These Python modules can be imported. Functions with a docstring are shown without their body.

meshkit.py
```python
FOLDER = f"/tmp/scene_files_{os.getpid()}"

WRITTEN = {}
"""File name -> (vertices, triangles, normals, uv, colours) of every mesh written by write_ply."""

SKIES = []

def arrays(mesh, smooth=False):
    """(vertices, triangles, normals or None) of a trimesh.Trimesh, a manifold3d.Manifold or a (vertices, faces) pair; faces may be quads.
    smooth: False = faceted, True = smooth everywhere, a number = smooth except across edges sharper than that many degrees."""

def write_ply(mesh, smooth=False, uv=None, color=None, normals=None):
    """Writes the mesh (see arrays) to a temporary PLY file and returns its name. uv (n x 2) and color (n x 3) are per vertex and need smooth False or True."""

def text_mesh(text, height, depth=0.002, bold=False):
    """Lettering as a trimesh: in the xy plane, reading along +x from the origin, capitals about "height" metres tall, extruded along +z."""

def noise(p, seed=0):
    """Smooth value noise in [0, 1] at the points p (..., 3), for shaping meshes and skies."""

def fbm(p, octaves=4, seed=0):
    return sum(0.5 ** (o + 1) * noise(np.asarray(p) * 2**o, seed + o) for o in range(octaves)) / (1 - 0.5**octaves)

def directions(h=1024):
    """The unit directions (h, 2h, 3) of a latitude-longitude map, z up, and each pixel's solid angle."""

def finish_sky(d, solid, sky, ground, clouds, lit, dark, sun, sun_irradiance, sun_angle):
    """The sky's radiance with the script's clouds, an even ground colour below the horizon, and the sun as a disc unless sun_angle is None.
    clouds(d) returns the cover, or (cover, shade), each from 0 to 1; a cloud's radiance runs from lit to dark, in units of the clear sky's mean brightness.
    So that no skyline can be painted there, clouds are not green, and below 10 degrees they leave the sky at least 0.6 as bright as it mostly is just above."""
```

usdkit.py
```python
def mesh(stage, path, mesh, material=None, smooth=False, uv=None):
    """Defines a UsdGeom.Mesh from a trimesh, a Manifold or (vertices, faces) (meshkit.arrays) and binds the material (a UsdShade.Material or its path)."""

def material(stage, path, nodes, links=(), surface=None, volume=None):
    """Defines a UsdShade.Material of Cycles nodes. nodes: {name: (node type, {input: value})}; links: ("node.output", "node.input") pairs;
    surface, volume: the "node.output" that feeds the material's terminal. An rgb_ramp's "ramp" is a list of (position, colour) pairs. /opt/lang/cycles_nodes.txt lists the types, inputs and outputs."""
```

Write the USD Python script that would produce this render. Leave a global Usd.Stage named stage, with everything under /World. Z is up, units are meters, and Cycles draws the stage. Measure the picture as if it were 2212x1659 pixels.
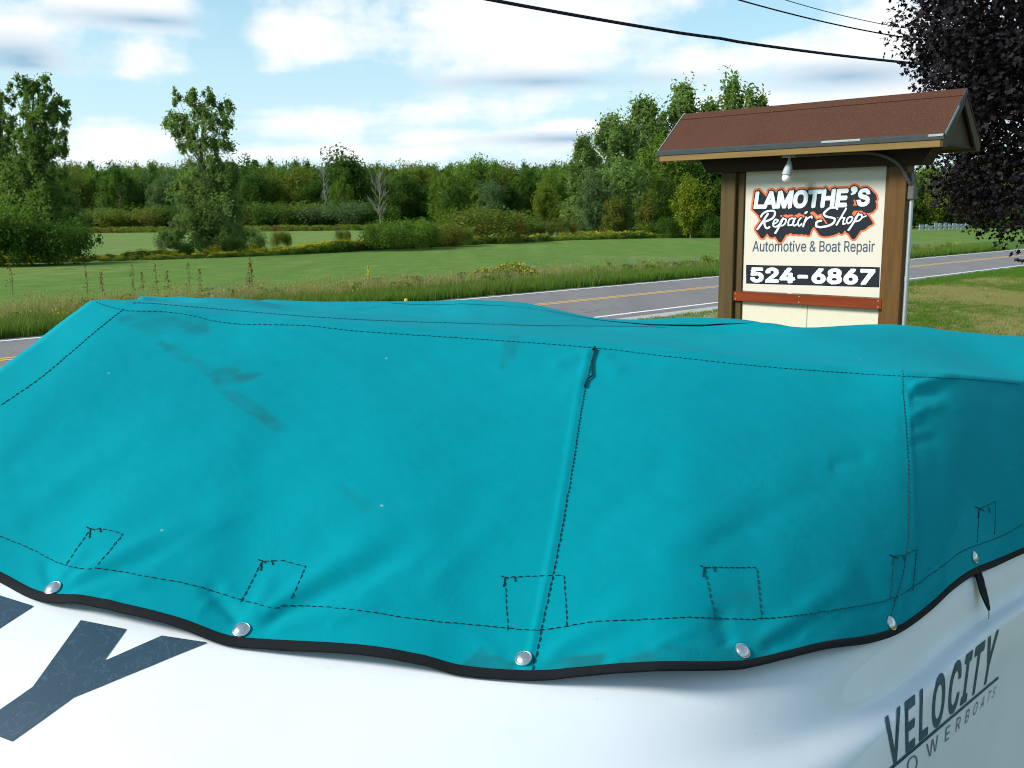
import math, numpy as np, trimesh, shapely
from shapely import affinity
from shapely.geometry import Polygon, LineString, MultiPolygon, Point
from shapely.ops import unary_union
from scipy.interpolate import PchipInterpolator, CubicSpline, RBFInterpolator, LinearNDInterpolator
from scipy.ndimage import gaussian_filter1d
from pxr import Usd, UsdGeom, UsdLux, UsdShade, Gf, Sdf, Vt
import usdkit, meshkit

stage = Usd.Stage.CreateInMemory()
UsdGeom.SetStageUpAxis(stage, UsdGeom.Tokens.z)
UsdGeom.SetStageMetersPerUnit(stage, 1.0)
UsdGeom.Xform.Define(stage, '/World')
stage.SetDefaultPrim(stage.GetPrimAtPath('/World'))
UsdGeom.Scope.Define(stage, '/World/Looks')
RNG = np.random.default_rng(7)

# ------------------------------------------------------------------ camera
FPX, SC = 960.0, 1024 / 2212.0
EXPOSURE = 0.50
CAM = np.array([0, 0, 2.54]); PITCH = math.radians(10.0); ROLL = 0.010
fw = np.array([0, math.cos(PITCH), -math.sin(PITCH)])
r0 = np.array([1.0, 0, 0]); u0 = np.array([0, math.sin(PITCH), math.cos(PITCH)])
rt = math.cos(ROLL) * r0 - math.sin(ROLL) * u0; up = math.sin(ROLL) * r0 + math.cos(ROLL) * u0
cam = UsdGeom.Camera.Define(stage, '/World/Camera')
cam.AddTransformOp().Set(Gf.Matrix4d(*rt, 0, *up, 0, *(-fw), 0, *CAM, 1))
cam.CreateHorizontalApertureAttr(36.0); cam.CreateVerticalApertureAttr(27.0)
cam.CreateFocalLengthAttr(FPX / 1024 * 36.0); cam.CreateClippingRangeAttr(Gf.Vec2f(0.05, 5000))
cam.CreateExposureAttr(EXPOSURE)


def ray(x, y):
    x, y = np.asarray(x, float), np.asarray(y, float)
    return fw + ((x * SC - 512) / FPX)[..., None] * rt + ((384 - y * SC) / FPX)[..., None] * up
def at(x, y, Z): return CAM + np.asarray(Z, float)[..., None] * ray(x, y)
def on_ground(x, y, z=0.0):
    d = ray(x, y); return CAM + d * ((z - CAM[2]) / d[..., 2])[..., None]
def proj(q):
    d = np.asarray(q) - CAM; Z = d @ fw
    return np.stack([(512 + FPX * (d @ rt) / Z) / SC, (384 - FPX * (d @ up) / Z) / SC], -1)

# ------------------------------------------------------------------ node helper, sky, sun
class G:
    """Small builder of Cycles node graphs: each call returns a socket name or passes constants through."""
    def __init__(s): s.n, s.l, s.k = {}, [], 0
    def node(s, kind, out, **inp):
        s.k += 1; nm = f'n{s.k}'; c = {}
        for k, v in inp.items():
            if isinstance(v, str) and v.startswith('n') and '.' in v: s.l.append((v, f'{nm}.{k}'))
            else: c[k] = v
        s.n[nm] = (kind, c); return f'{nm}.{out}'
    def m(s, op, a, b=0.0, c=0.0): return s.node('math', 'value', math_type=op, value1=a, value2=b, value3=c)
    def add(s, a, b): return s.m('add', a, b)
    def mul(s, a, b): return s.m('multiply', a, b)
    def dot(s, a, b): return s.node('vector_math', 'value', math_type='dot_product', vector1=a, vector2=b)
    def step(s, v, lo, hi, a=0.0, b=1.0): return s.node('map_range', 'result', range_type='smoothstep', value=v, from_min=lo, from_max=hi, to_min=a, to_max=b, clamp=True)
    def lin(s, v, lo, hi, a=0.0, b=1.0): return s.node('map_range', 'result', value=v, from_min=lo, from_max=hi, to_min=a, to_max=b, clamp=True)
    def noise(s, vec, scale, detail=3.0, rough=0.5, out='fac', dist=0.0): return s.node('noise_texture', out, vector=vec, scale=scale, detail=detail, roughness=rough, distortion=dist)
    def mix(s, f, a, b, t='mix'): return s.node('mix', 'color', mix_type=t, fac=f, color1=a, color2=b)
    def ramp(s, f, stops): return s.node('rgb_ramp', 'color', fac=f, ramp=stops)
    def scale(s, vec, sc, loc=(0, 0, 0), rot=(0, 0, 0)): return s.node('mapping', 'vector', vector=vec, scale=sc, location=loc, rotation=rot)
    def pos(s): return s.node('geometry', 'position')
    def obj(s): return s.node('texture_coordinate', 'object')
    def bump(s, h, strength=0.3, dist=0.01): return s.node('bump', 'normal', height=h, strength=strength, distance=dist)
    def done(s, name, surface, volume=None): return usdkit.material(stage, '/World/Looks/' + name, s.n, s.l, surface=surface, volume=volume)
    def pbr(s, name, **k): return s.done(name, s.node('principled_bsdf', 'BSDF', **k))

SUN_AZ, SUN_EL = math.radians(-108.0), math.radians(36.0)       # azimuth from +y towards +x: to the left of the view
SUN_DIR = np.array([math.sin(SUN_AZ) * math.cos(SUN_EL), math.cos(SUN_AZ) * math.cos(SUN_EL), math.sin(SUN_EL)])
SKY_STRENGTH, CLOUD_LIT = 0.052, 15.0
dome = UsdLux.DomeLight.Define(stage, '/World/sky')
dome.CreateIntensityAttr(1.0)
g = G()
sky_col = g.node('sky_texture', 'color', sky_type='single_scattering', sun_disc=False, sun_elevation=SUN_EL, sun_rotation=math.atan2(SUN_DIR[0], SUN_DIR[1]), aerosol_density=1.0, air_density=1.0)
D = g.node('texture_coordinate', 'generated')
xyz = [g.node('separate_xyz', c, vector=D) for c in 'xyz']
zz = g.add(g.m('maximum', xyz[2], 0.0), 0.10)
plane = g.node('combine_xyz', 'vector', x=g.m('divide', xyz[0], zz), y=g.m('divide', xyz[1], zz), z=0.0)
low = g.noise(plane, 1.1, 6.0, 0.58, dist=0.2)
fine = g.noise(D, 14.0, 6.0, 0.6)
def blob(x, y, w, h, sharp=1.0):
    """A cloud body around the direction seen at (x, y), w by h wide, as 1 - distance in that ellipse."""
    c = ray(x, y); c = c / np.linalg.norm(c)
    hx = np.cross(c, [0, 0, 1.0]); hx /= np.linalg.norm(hx); vx = np.cross(hx, c)
    a = g.mul(g.dot(D, tuple(hx)), FPX / (w * SC / 2)); b = g.mul(g.dot(D, tuple(vx)), FPX / (h * SC / 2))
    dd = g.m('sqrt', g.add(g.mul(a, a), g.mul(b, b)))
    front = g.m('greater_than', g.dot(D, tuple(c)), 0.5)
    return g.mul(g.mul(g.lin(dd, 0.0, 1.6, 1.0, 0.0), front), sharp)
CLOUDS = [(1150, 70, 900, 250), (60, 100, 250, 190), (300, 125, 260, 110), (300, 20, 420, 110), (640, 70, 260, 150), (1750, 130, 560, 150), (1480, 150, 380, 130),
          (640, 260, 420, 90), (1020, 235, 420, 90), (1250, 290, 500, 80), (300, 300, 300, 80), (1900, 60, 300, 120), (980, 300, 260, 60), (1850, 170, 800, 240), (1560, 280, 700, 100), (230, 330, 260, 60), (650, 330, 500, 50)]
body = None
for b in CLOUDS:
    v = blob(*b); body = v if body is None else g.m('maximum', body, v)
GAPS = [(200, 90, 120, 120), (500, 110, 110, 300), (640, 205, 420, 70), (120, 200, 300, 60), (1640, 40, 330, 60), (1330, 245, 200, 40)]
gap = None
for b in GAPS:
    v = blob(*b); gap = v if gap is None else g.m('maximum', gap, v)
field = g.add(g.add(g.mul(low, 1.05), g.mul(body, 0.55)), g.add(g.mul(gap, -0.40), g.mul(g.add(fine, -0.5), 0.95)))
cover = g.step(field, 0.54, 1.00)
shade_blob = None
for b in [(40, 128, 240, 90), (60, 140, 170, 50), (1190, 176, 700, 44), (330, 45, 380, 40), (1230, 300, 400, 30), (1830, 165, 400, 60)]:
    v = blob(*b); shade_blob = v if shade_blob is None else g.m('maximum', shade_blob, v)
shade = g.m('minimum', g.add(g.m('power', shade_blob, 1.4), g.step(g.noise(plane, 2.3, 5.0, 0.55), 0.5, 0.8, 0.0, 0.22)), 1.0)
cloud = g.mix(shade, (CLOUD_LIT * 0.97, CLOUD_LIT * 0.985, CLOUD_LIT), (CLOUD_LIT * 0.34, CLOUD_LIT * 0.52, CLOUD_LIT * 0.68))
hz = g.step(xyz[2], 0.0, 0.26, 0.82, 0.32)                       # thin white veil, denser towards the horizon
blue = g.mix(hz, g.mix(1.0, sky_col, (1.40, 2.40, 2.40), 'multiply'), (CLOUD_LIT * 0.70, CLOUD_LIT * 0.86, CLOUD_LIT * 0.95))
sky_mix = g.mix(cover, blue, cloud)
sky_mat = g.done('sky_air', g.node('background_shader', 'background', color=sky_mix, strength=SKY_STRENGTH))
UsdShade.MaterialBindingAPI.Apply(dome.GetPrim()).Bind(sky_mat)
dome.GetPrim().SetCustomDataByKey('kind', 'structure')
sun = UsdLux.DistantLight.Define(stage, '/World/Sun')
sun.CreateNormalizeAttr(True); sun.CreateIntensityAttr(1.15); sun.CreateAngleAttr(16.0); sun.CreateColorAttr(Gf.Vec3f(1.0, 0.96, 0.89))
zax = SUN_DIR; xax = np.cross([0, 0, 1.0], zax); xax /= np.linalg.norm(xax); yax = np.cross(zax, xax)
sun.AddTransformOp().Set(Gf.Matrix4d(*xax, 0, *yax, 0, *zax, 0, 0, 0, 50, 1))

# ------------------------------------------------------------------ prim helpers
USED = {}
def path_for(name, parent='/World'):
    key = f'{parent}/{name}'; k = USED.get(key, -1) + 1; USED[key] = k
    return key if k == 0 else f'{key}_{k:03d}'
def tag(prim, label=None, cat=None, group=None, kind=None):
    prim = prim.GetPrim() if hasattr(prim, 'GetPrim') else prim
    for k, v in (('label', label), ('category', cat), ('group', group), ('kind', kind)):
        if v: prim.SetCustomDataByKey(k, v)
    return prim
def thing(name, label, cat, loc=(0, 0, 0), rz=0.0, sc=None, group=None, tilt=None):
    x = UsdGeom.Xform.Define(stage, path_for(name))
    x.AddTranslateOp().Set(Gf.Vec3d(*map(float, loc)))
    if tilt: x.AddRotateXYZOp().Set(Gf.Vec3f(tilt[0], tilt[1], math.degrees(rz)))
    else: x.AddRotateZOp().Set(math.degrees(rz))
    if sc is not None: x.AddScaleOp().Set(Gf.Vec3f(*(np.ones(3) * sc)))
    return tag(x, label, cat, group)
def part(name, mesh, mat, parent='/World', smooth=False, label=None, kind=None):
    p = parent if isinstance(parent, str) else str(parent.GetPath())
    m = usdkit.mesh(stage, path_for(name, p), mesh, mat, smooth=smooth)
    tag(m, label, kind=kind)
    return m.GetPrim()
def copy_of(src, name, label, cat, loc, rz=0.0, sc=1.0, group=None):
    x = UsdGeom.Xform.Define(stage, path_for(name)); p = x.GetPrim()
    p.GetReferences().AddInternalReference(src.GetPath())
    for o in x.GetOrderedXformOps():
        t = o.GetOpType()
        if t == UsdGeom.XformOp.TypeTranslate: o.Set(Gf.Vec3d(*map(float, loc)))
        elif t == UsdGeom.XformOp.TypeRotateZ: o.Set(math.degrees(rz))
        elif t == UsdGeom.XformOp.TypeScale: o.Set(Gf.Vec3f(*map(float, np.ones(3) * sc)))
    p.SetInstanceable(True)
    return tag(p, label, cat, group)
def cat_mesh(ms): return trimesh.util.concatenate([m if isinstance(m, trimesh.Trimesh) else trimesh.Trimesh(*m, process=False) for m in ms])
def box(x0, x1, y0, y1, z0, z1, bev=0.0):
    if bev <= 0:
        b = trimesh.creation.box([x1 - x0, y1 - y0, z1 - z0]); b.apply_translation([(x0 + x1) / 2, (y0 + y1) / 2, (z0 + z1) / 2]); return b
    pts = []
    for i, (sx, a) in enumerate(((1, x0), (-1, x1))):
        for sy, b in ((1, y0), (-1, y1)):
            for sz, c in ((1, z0), (-1, z1)):
                pts += [(a, b + sy * bev, c + sz * bev), (a + sx * bev, b, c + sz * bev), (a + sx * bev, b + sy * bev, c)]
    return trimesh.convex.convex_hull(np.array(pts))
def tube(pts, rad, n=8, cap=True):
    pts = np.asarray(pts, float); rad = np.broadcast_to(rad, len(pts))
    t = np.gradient(pts, axis=0); t /= np.linalg.norm(t, axis=1, keepdims=True) + 1e-12
    ref = np.where(np.abs(t[:, 2:3]) > 0.9, [[1.0, 0, 0]], [[0, 0, 1.0]])
    a = np.cross(t, ref); a /= np.linalg.norm(a, axis=1, keepdims=True); b = np.cross(t, a)
    th = np.arange(n) / n * 2 * np.pi
    v = (pts[:, None] + rad[:, None, None] * (np.cos(th)[None, :, None] * a[:, None] + np.sin(th)[None, :, None] * b[:, None])).reshape(-1, 3)
    i = np.arange(len(pts) - 1)[:, None] * n; j = np.arange(n)[None]; j2 = (j + 1) % n
    f = np.stack([i + j, i + j2, i + n + j2, i + n + j], -1).reshape(-1, 4)
    f = np.vstack([f[:, [0, 2, 1]], f[:, [0, 3, 2]]])
    if cap:
        m = len(v); v = np.vstack([v, pts[0], pts[-1]]); k = np.arange(n); e = (len(pts) - 1) * n
        f = np.vstack([f, np.stack([np.full(n, m), k, (k + 1) % n], 1), np.stack([np.full(n, m + 1), e + (k + 1) % n, e + k], 1)])
    return trimesh.Trimesh(v, f, process=False)
def grid_faces(nu, nv, wrap=False):
    i = np.arange(nu if wrap else nu - 1)[:, None]; j = np.arange(nv - 1)[None]; i2 = (i + 1) % nu
    return np.stack([i * nv + j, i2 * nv + j, i2 * nv + j + 1, i * nv + j + 1], -1).reshape(-1, 4)

# ------------------------------------------------------------------ materials
def simple(name, col, rough=0.6, noise=0.0, scale=8.0, bump=0.0, dist=0.01, stretch=(1, 1, 1), **k):
    q = G(); v = q.scale(q.obj(), stretch); f = q.noise(v, scale, 5.0, 0.6)
    c = tuple(col)
    cc = q.mix(f, tuple(np.array(c) * (1 - noise)), tuple(np.minimum(np.array(c) * (1 + noise), 1)))
    if bump: k['normal'] = q.bump(f, bump, dist)
    k.setdefault('specular_ior_level', 0.15)
    return q.pbr(name, base_color=cc, roughness=rough, **k)
M = {}
M['post'] = simple('stained_post_wood', (0.066, 0.043, 0.015), 0.62, 0.55, 26, 0.35, 0.004, (1, 1, 0.07))
M['post_warm'] = simple('warm_post_wood', (0.088, 0.044, 0.011), 0.55, 0.55, 26, 0.35, 0.004, (1, 1, 0.07))
M['beam'] = simple('dark_beam_wood', (0.024, 0.014, 0.008), 0.65, 0.5, 26, 0.3, 0.004, (0.07, 1, 1))
M['fascia'] = simple('yellowish_board', (0.165, 0.105, 0.034), 0.6, 0.4, 30, 0.3, 0.003, (0.06, 1, 1))
M['gable'] = simple('brown_gable_board', (0.050, 0.033, 0.014), 0.65, 0.4, 25, 0.3, 0.003, (1, 1, 0.1))
M['rail'] = simple('red_stained_board', (0.15, 0.026, 0.006), 0.42, 0.5, 30, 0.3, 0.003, (0.05, 1, 1))
M['panel'] = simple('cream_paint', (0.50, 0.468, 0.405), 0.5, 0.03, 5)
q = G(); o = q.obj(); n1 = q.noise(q.scale(o, (1.0, 1, 1.6)), 6.0, 4.0, 0.6, dist=2.5)
crack = q.m('absolute', q.add(n1, -0.5)); cr = q.step(crack, 0.0, 0.012, 0.35, 0.0)
M['plywood'] = q.pbr('weathered_cream_plywood', base_color=q.mix(cr, (0.50, 0.475, 0.375), (0.28, 0.26, 0.19)), roughness=0.6, specular_ior_level=0.15, normal=q.bump(q.noise(q.scale(o, (1, 1, 0.15)), 14, 4), 0.25, 0.003))
q = G(); o = q.obj(); f1 = q.noise(o, 95, 4, 0.75); f2 = q.noise(o, 3.0, 4, 0.6)
M['roofing'] = q.pbr('brown_roofing_felt', base_color=q.mix(f2, q.mix(q.step(f1, 0.35, 0.7), (0.034, 0.0145, 0.0095), (0.098, 0.046, 0.031)), (0.070, 0.034, 0.023)), roughness=0.95, specular_ior_level=0.04, normal=q.bump(f1, 0.5, 0.004))
M['drip'] = simple('grey_drip_edge', (0.032, 0.042, 0.046), 0.6, 0.3, 20)
M['drip_pale'] = simple('chipped_pale_edge', (0.26, 0.28, 0.28), 0.6, 0.4, 60)
M['galv'] = simple('galvanised_conduit', (0.40, 0.43, 0.46), 0.42, 0.15, 30, metallic=0.6)
M['galv_dark'] = simple('grey_conduit_paint', (0.09, 0.085, 0.08), 0.5, 0.2, 30)
M['lampgrey'] = simple('grey_lamp_metal', (0.30, 0.34, 0.36), 0.4, 0.1, 20)
M['bulb'] = simple('frosted_bulb', (0.75, 0.74, 0.66), 0.25)
M['screw'] = simple('screw_head', (0.45, 0.36, 0.28), 0.35, metallic=0.7)
M['ink_black'] = simple('black_sign_paint', (0.010, 0.014, 0.020), 0.45)
M['ink_orange'] = simple('orange_sign_paint', (0.55, 0.13, 0.05), 0.5)
M['ink_white'] = simple('white_sign_paint', (0.56, 0.62, 0.66), 0.45)
M['ink_grey'] = simple('slate_sign_paint', (0.055, 0.075, 0.11), 0.5)
M['cable'] = simple('black_cable', (0.012, 0.014, 0.024), 0.5)
q = G(); p = q.pos(); a = q.noise(p, 45, 3, 0.7); b = q.noise(p, 0.35, 4, 0.6); c = q.noise(p, 4.0, 4, 0.6)
acol = q.mix(q.step(a, 0.3, 0.75), (0.115, 0.108, 0.112), (0.215, 0.205, 0.205)); trk = q.noise(q.scale(p, (1.0, 0.05, 1.0), (0, 0, 0), (0, 0, math.radians(46.0))), 0.9, 3, 0.5); cel = q.node('voronoi_texture', 'distance', vector=q.node('vector_math', 'vector', math_type='add', vector1=p, vector2=q.node('noise_texture', 'color', vector=p, scale=1.5, detail=4.0)), scale=0.22, feature='distance_to_edge'); acol = q.mix(q.step(trk, 0.42, 0.7, 0.0, 0.35), acol, (0.10, 0.095, 0.10)); acol = q.mix(q.step(cel, 0.0, 0.006, 0.75, 0.0), acol, (0.045, 0.042, 0.042)); acol = q.mix(q.mul(q.step(b, 0.35, 0.7), 0.5), acol, (0.125, 0.118, 0.124))
M['asphalt'] = q.pbr('worn_asphalt', base_color=acol, roughness=0.9, specular_ior_level=0.2, normal=q.bump(a, 0.4, 0.01))
q = G(); p = q.pos(); a = q.noise(p, 9, 4, 0.7)
M['line_white'] = q.pbr('white_road_paint', base_color=q.mix(q.step(a, 0.35, 0.6), (0.45, 0.45, 0.45), (0.76, 0.76, 0.76)), roughness=0.7)
q = G(); p = q.pos(); a = q.noise(p, 9, 4, 0.7)
M['line_yellow'] = q.pbr('yellow_road_paint', base_color=q.mix(q.step(a, 0.3, 0.6), (0.42, 0.24, 0.05), (0.62, 0.36, 0.05)), roughness=0.7)
q = G(); p = q.pos(); a = q.noise(p, 24, 4, 0.7); b = q.noise(p, 0.8, 3, 0.6)
M['gravel'] = q.pbr('pale_gravel', base_color=q.mix(q.step(a, 0.3, 0.7), (0.20, 0.19, 0.18), (0.44, 0.43, 0.41)), roughness=0.95, normal=q.bump(a, 0.8, 0.02))
def grass_mat(name, c1, c2, dry, dry_lo, dry_hi, s=(0.05, 0.9, 14.0)):
    q = G(); p = q.pos(); big = q.noise(p, s[0], 4, 0.6); mid = q.noise(p, s[1], 5, 0.65); sm = q.noise(p, s[2], 3, 0.7)
    c = q.mix(q.step(mid, 0.3, 0.72), c1, c2)
    c = q.mix(q.step(q.add(q.mul(big, 0.65), q.mul(mid, 0.35)), dry_lo, dry_hi), c, dry)
    band = q.noise(q.scale(p, (0.9, 0.06, 1.0), (0, 0, 0), (0, 0, math.radians(46.0))), 0.55, 4, 0.6); c = q.mix(q.step(band, 0.35, 0.65, 0.30, 0.0), c, (c1[0] * .6, c1[1] * .68, c1[2] * .7))
    c = q.mix(q.step(sm, 0.25, 0.75, 0.40, 0.0), c, (0.02, 0.035, 0.008))
    return q.pbr(name, base_color=c, roughness=0.95, specular_ior_level=0.15, normal=q.bump(q.add(sm, mid), 0.9, 0.06))
M['field'] = grass_mat('mown_field_grass', (0.078, 0.160, 0.020), (0.130, 0.220, 0.034), (0.200, 0.220, 0.066), 0.50, 0.66)
M['far_field'] = grass_mat('far_field_grass', (0.105, 0.180, 0.030), (0.150, 0.225, 0.045), (0.165, 0.170, 0.055), 0.50, 0.66, (0.035, 0.4, 6.0))
M['lawn'] = grass_mat('dry_lawn_grass', (0.060, 0.095, 0.018), (0.105, 0.120, 0.032), (0.25, 0.185, 0.085), 0.44, 0.56, (0.16, 1.2, 22.0))
M['verge'] = grass_mat('roadside_grass', (0.050, 0.112, 0.012), (0.085, 0.150, 0.022), (0.13, 0.155, 0.045), 0.50, 0.68, (0.2, 1.5, 20.0))
def leaf_mat(name, dark, light, tint=None, trans=0.3, rough=0.6, spec=0.08):
    q = G(); r = q.node('geometry', 'random_per_island'); p = q.obj(); nn = q.noise(p, 0.9, 3, 0.6)
    f = q.add(q.mul(r, 0.55), q.mul(q.step(nn, 0.3, 0.7), 0.45))
    c = q.mix(f, dark, light)
    if tint: c = q.mix(q.step(q.noise(p, 0.55, 2, 0.5), 0.52, 0.7), c, tint)
    pr = q.node('principled_bsdf', 'BSDF', base_color=c, roughness=rough, specular_ior_level=spec)
    tr = q.node('translucent_bsdf', 'BSDF', color=q.mix(0.5, c, (light[0] * 1.3, light[1] * 1.3, light[2] * 0.7)))
    return q.done(name, q.node('mix_closure', 'closure', fac=trans, closure1=pr, closure2=tr))
LEAF = {
 'poplar': leaf_mat('poplar_leaf', (0.105, 0.172, 0.042), (0.225, 0.320, 0.098), trans=.4),
 'poplar_dark': leaf_mat('dark_poplar_leaf', (0.078, 0.142, 0.027), (0.170, 0.265, 0.064), trans=.4),
 'mid': leaf_mat('mid_green_leaf', (0.072, 0.138, 0.016), (0.160, 0.245, 0.034), trans=.35),
 'dark': leaf_mat('dark_green_leaf', (0.032, 0.078, 0.010), (0.080, 0.146, 0.020), trans=.35),
 'olive': leaf_mat('olive_leaf', (0.082, 0.122, 0.012), (0.160, 0.205, 0.028), (0.14, 0.12, 0.03), trans=.35),
 'grey': leaf_mat('grey_green_leaf', (0.060, 0.110, 0.036), (0.130, 0.195, 0.076), trans=.35),
 'yellow': leaf_mat('yellow_green_leaf', (0.100, 0.145, 0.010), (0.250, 0.275, 0.024)),
 'autumn': leaf_mat('turning_leaf', (0.070, 0.105, 0.014), (0.145, 0.175, 0.028), (0.17, 0.12, 0.02)),
 'bright': leaf_mat('bright_green_leaf', (0.070, 0.135, 0.014), (0.155, 0.245, 0.036)),
 'goldenrod': leaf_mat('goldenrod_leaf', (0.055, 0.105, 0.014), (0.110, 0.165, 0.026)),
 'gold': leaf_mat('goldenrod_flower', (0.42, 0.33, 0.010), (0.68, 0.54, 0.02), trans=0.2),
 'purple': leaf_mat('purple_maple_leaf', (0.0055, 0.0035, 0.0055), (0.020, 0.013, 0.018), trans=0.08, rough=0.6, spec=0.15),
 'grass_green': leaf_mat('green_blade', (0.065, 0.150, 0.014), (0.135, 0.255, 0.036)),
 'grass_mid': leaf_mat('mixed_blade', (0.085, 0.140, 0.020), (0.180, 0.235, 0.055)),
 'grass_tan': leaf_mat('dry_blade', (0.21, 0.20, 0.07), (0.42, 0.39, 0.17)),
 'seed_brown': leaf_mat('brown_seed_head', (0.10, 0.048, 0.022), (0.20, 0.10, 0.045)),
 'blue': leaf_mat('blue_flower', (0.20, 0.22, 0.50), (0.36, 0.38, 0.70)),
}
M['bark'] = simple('grey_brown_bark', (0.135, 0.125, 0.100), 0.85, 0.4, 9, 0.6, 0.02, (1, 1, 0.25))
M['bark_dead'] = simple('bleached_dead_bark', (0.20, 0.18, 0.155), 0.85, 0.3, 9)
M['bark_red'] = simple('reddish_bark', (0.10, 0.05, 0.03), 0.85, 0.3, 9)
M['fence'] = simple('weathered_white_board', (0.36, 0.36, 0.37), 0.8, 0.35, 3)
M['yellow_post'] = simple('yellow_marker_plastic', (0.70, 0.50, 0.03), 0.45)

# ------------------------------------------------------------------ the setting: ground, road, lawn
AZ = math.radians(46.0); RD = np.array([math.sin(AZ), math.cos(AZ)]); RN = np.array([math.cos(AZ), -math.sin(AZ)])   # along the road; across it, towards the camera's side
def strip(n0, n1, a0, a1, z, step=None):
    """A level sheet between the distances n0 < n1 across and a0 < a1 along the road's direction."""
    k = max(2, int((a1 - a0) / (step or (a1 - a0))) + 1); a = np.linspace(a0, a1, k)
    v = np.array([[*(RN * n + RD * t), z] for t in a for n in (n0, n1)])
    return v, grid_faces(k, 2)[:, ::-1]
def flip_up(m):
    m = m if isinstance(m, trimesh.Trimesh) else trimesh.Trimesh(m[0], np.vstack([m[1][:, [0, 1, 2]], m[1][:, [0, 2, 3]]]), process=False)
    if m.face_normals[:, 2].mean() < 0: m.invert()
    return m
def struct(name, m, mat): tag(part(name, m, mat), kind='structure')
FAR_EDGE, MID, NEAR_EDGE = -22.0, -19.05, -15.6
struct('ground', flip_up(strip(-2500, 2500, -2500, 2500, 0.0)), M['far_field'])
struct('near_field', flip_up(strip(-62, -22, -400, 600, 0.004)), M['field'])
struct('verge', flip_up(strip(-29.5, -22.2, -400, 600, 0.008)), M['verge'])
struct('lawn', flip_up(strip(-15.4, 60, -120, 300, 0.008)), M['lawn'])
struct('gravel_lot', flip_up(strip(-15.4, -12.4, -120, 22.5, 0.012)), M['gravel'])
struct('road', flip_up(strip(FAR_EDGE - 0.45, NEAR_EDGE + 0.55, -400, 900, 0.016)), M['asphalt'])
def line(name, n, w, mat, z=0.020): struct(name, flip_up(strip(n - w / 2, n + w / 2, -400, 900, z)), mat)
line('edge_line', FAR_EDGE, 0.13, M['line_white']); line('edge_line', NEAR_EDGE, 0.14, M['line_white'])
line('centre_line', MID - 0.13, 0.11, M['line_yellow']); line('centre_line', MID + 0.13, 0.11, M['line_yellow'])
# ------------------------------------------------------------------ the boat and its cover
interp = np.interp
BX = [-380, -150, 0, 100, 182, 287, 385, 504, 530, 774, 907, 998, 1075, 1152, 1240, 1351, 1450, 1548, 1600, 1634, 1700, 1788, 1875, 1930, 1956, 2012, 2061, 2103, 2150, 2212]
BY = [1095, 1172, 1238, 1283, 1290, 1311, 1336, 1377, 1380, 1395, 1416, 1440, 1448, 1451, 1445, 1435, 1431, 1431, 1429, 1423, 1407, 1386, 1374, 1358, 1344, 1302, 1257, 1229, 1210, 1183]
ZX, ZZ = [-380, -150, 0, 115, 522, 900, 1150, 1400, 1600, 1800, 1925, 2040, 2110, 2212], [1.0, .97, .95, .92, .885, .875, .875, .88, .92, 1.0, 1.08, 1.2, 1.3, 1.42]
zb = PchipInterpolator(ZX, ZZ); yb = PchipInterpolator(BX, BY)
RXB = [205, 262, 355, 440, 680, 1000, 1283, 1500, 1700, 1850, 1950, 2040, 2110, 2212]                      # the top fold belonging to each bottom station
rx = PchipInterpolator(ZX, RXB)
ry = PchipInterpolator([205, 262, 300, 355, 413, 469, 525, 640, 774, 1000, 1285, 1438, 1669, 1850, 1949, 2085, 2212], [647, 650, 655, 661, 668, 678, 685, 690, 700, 716, 738, 752, 776, 791, 800, 808, 822])
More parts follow.
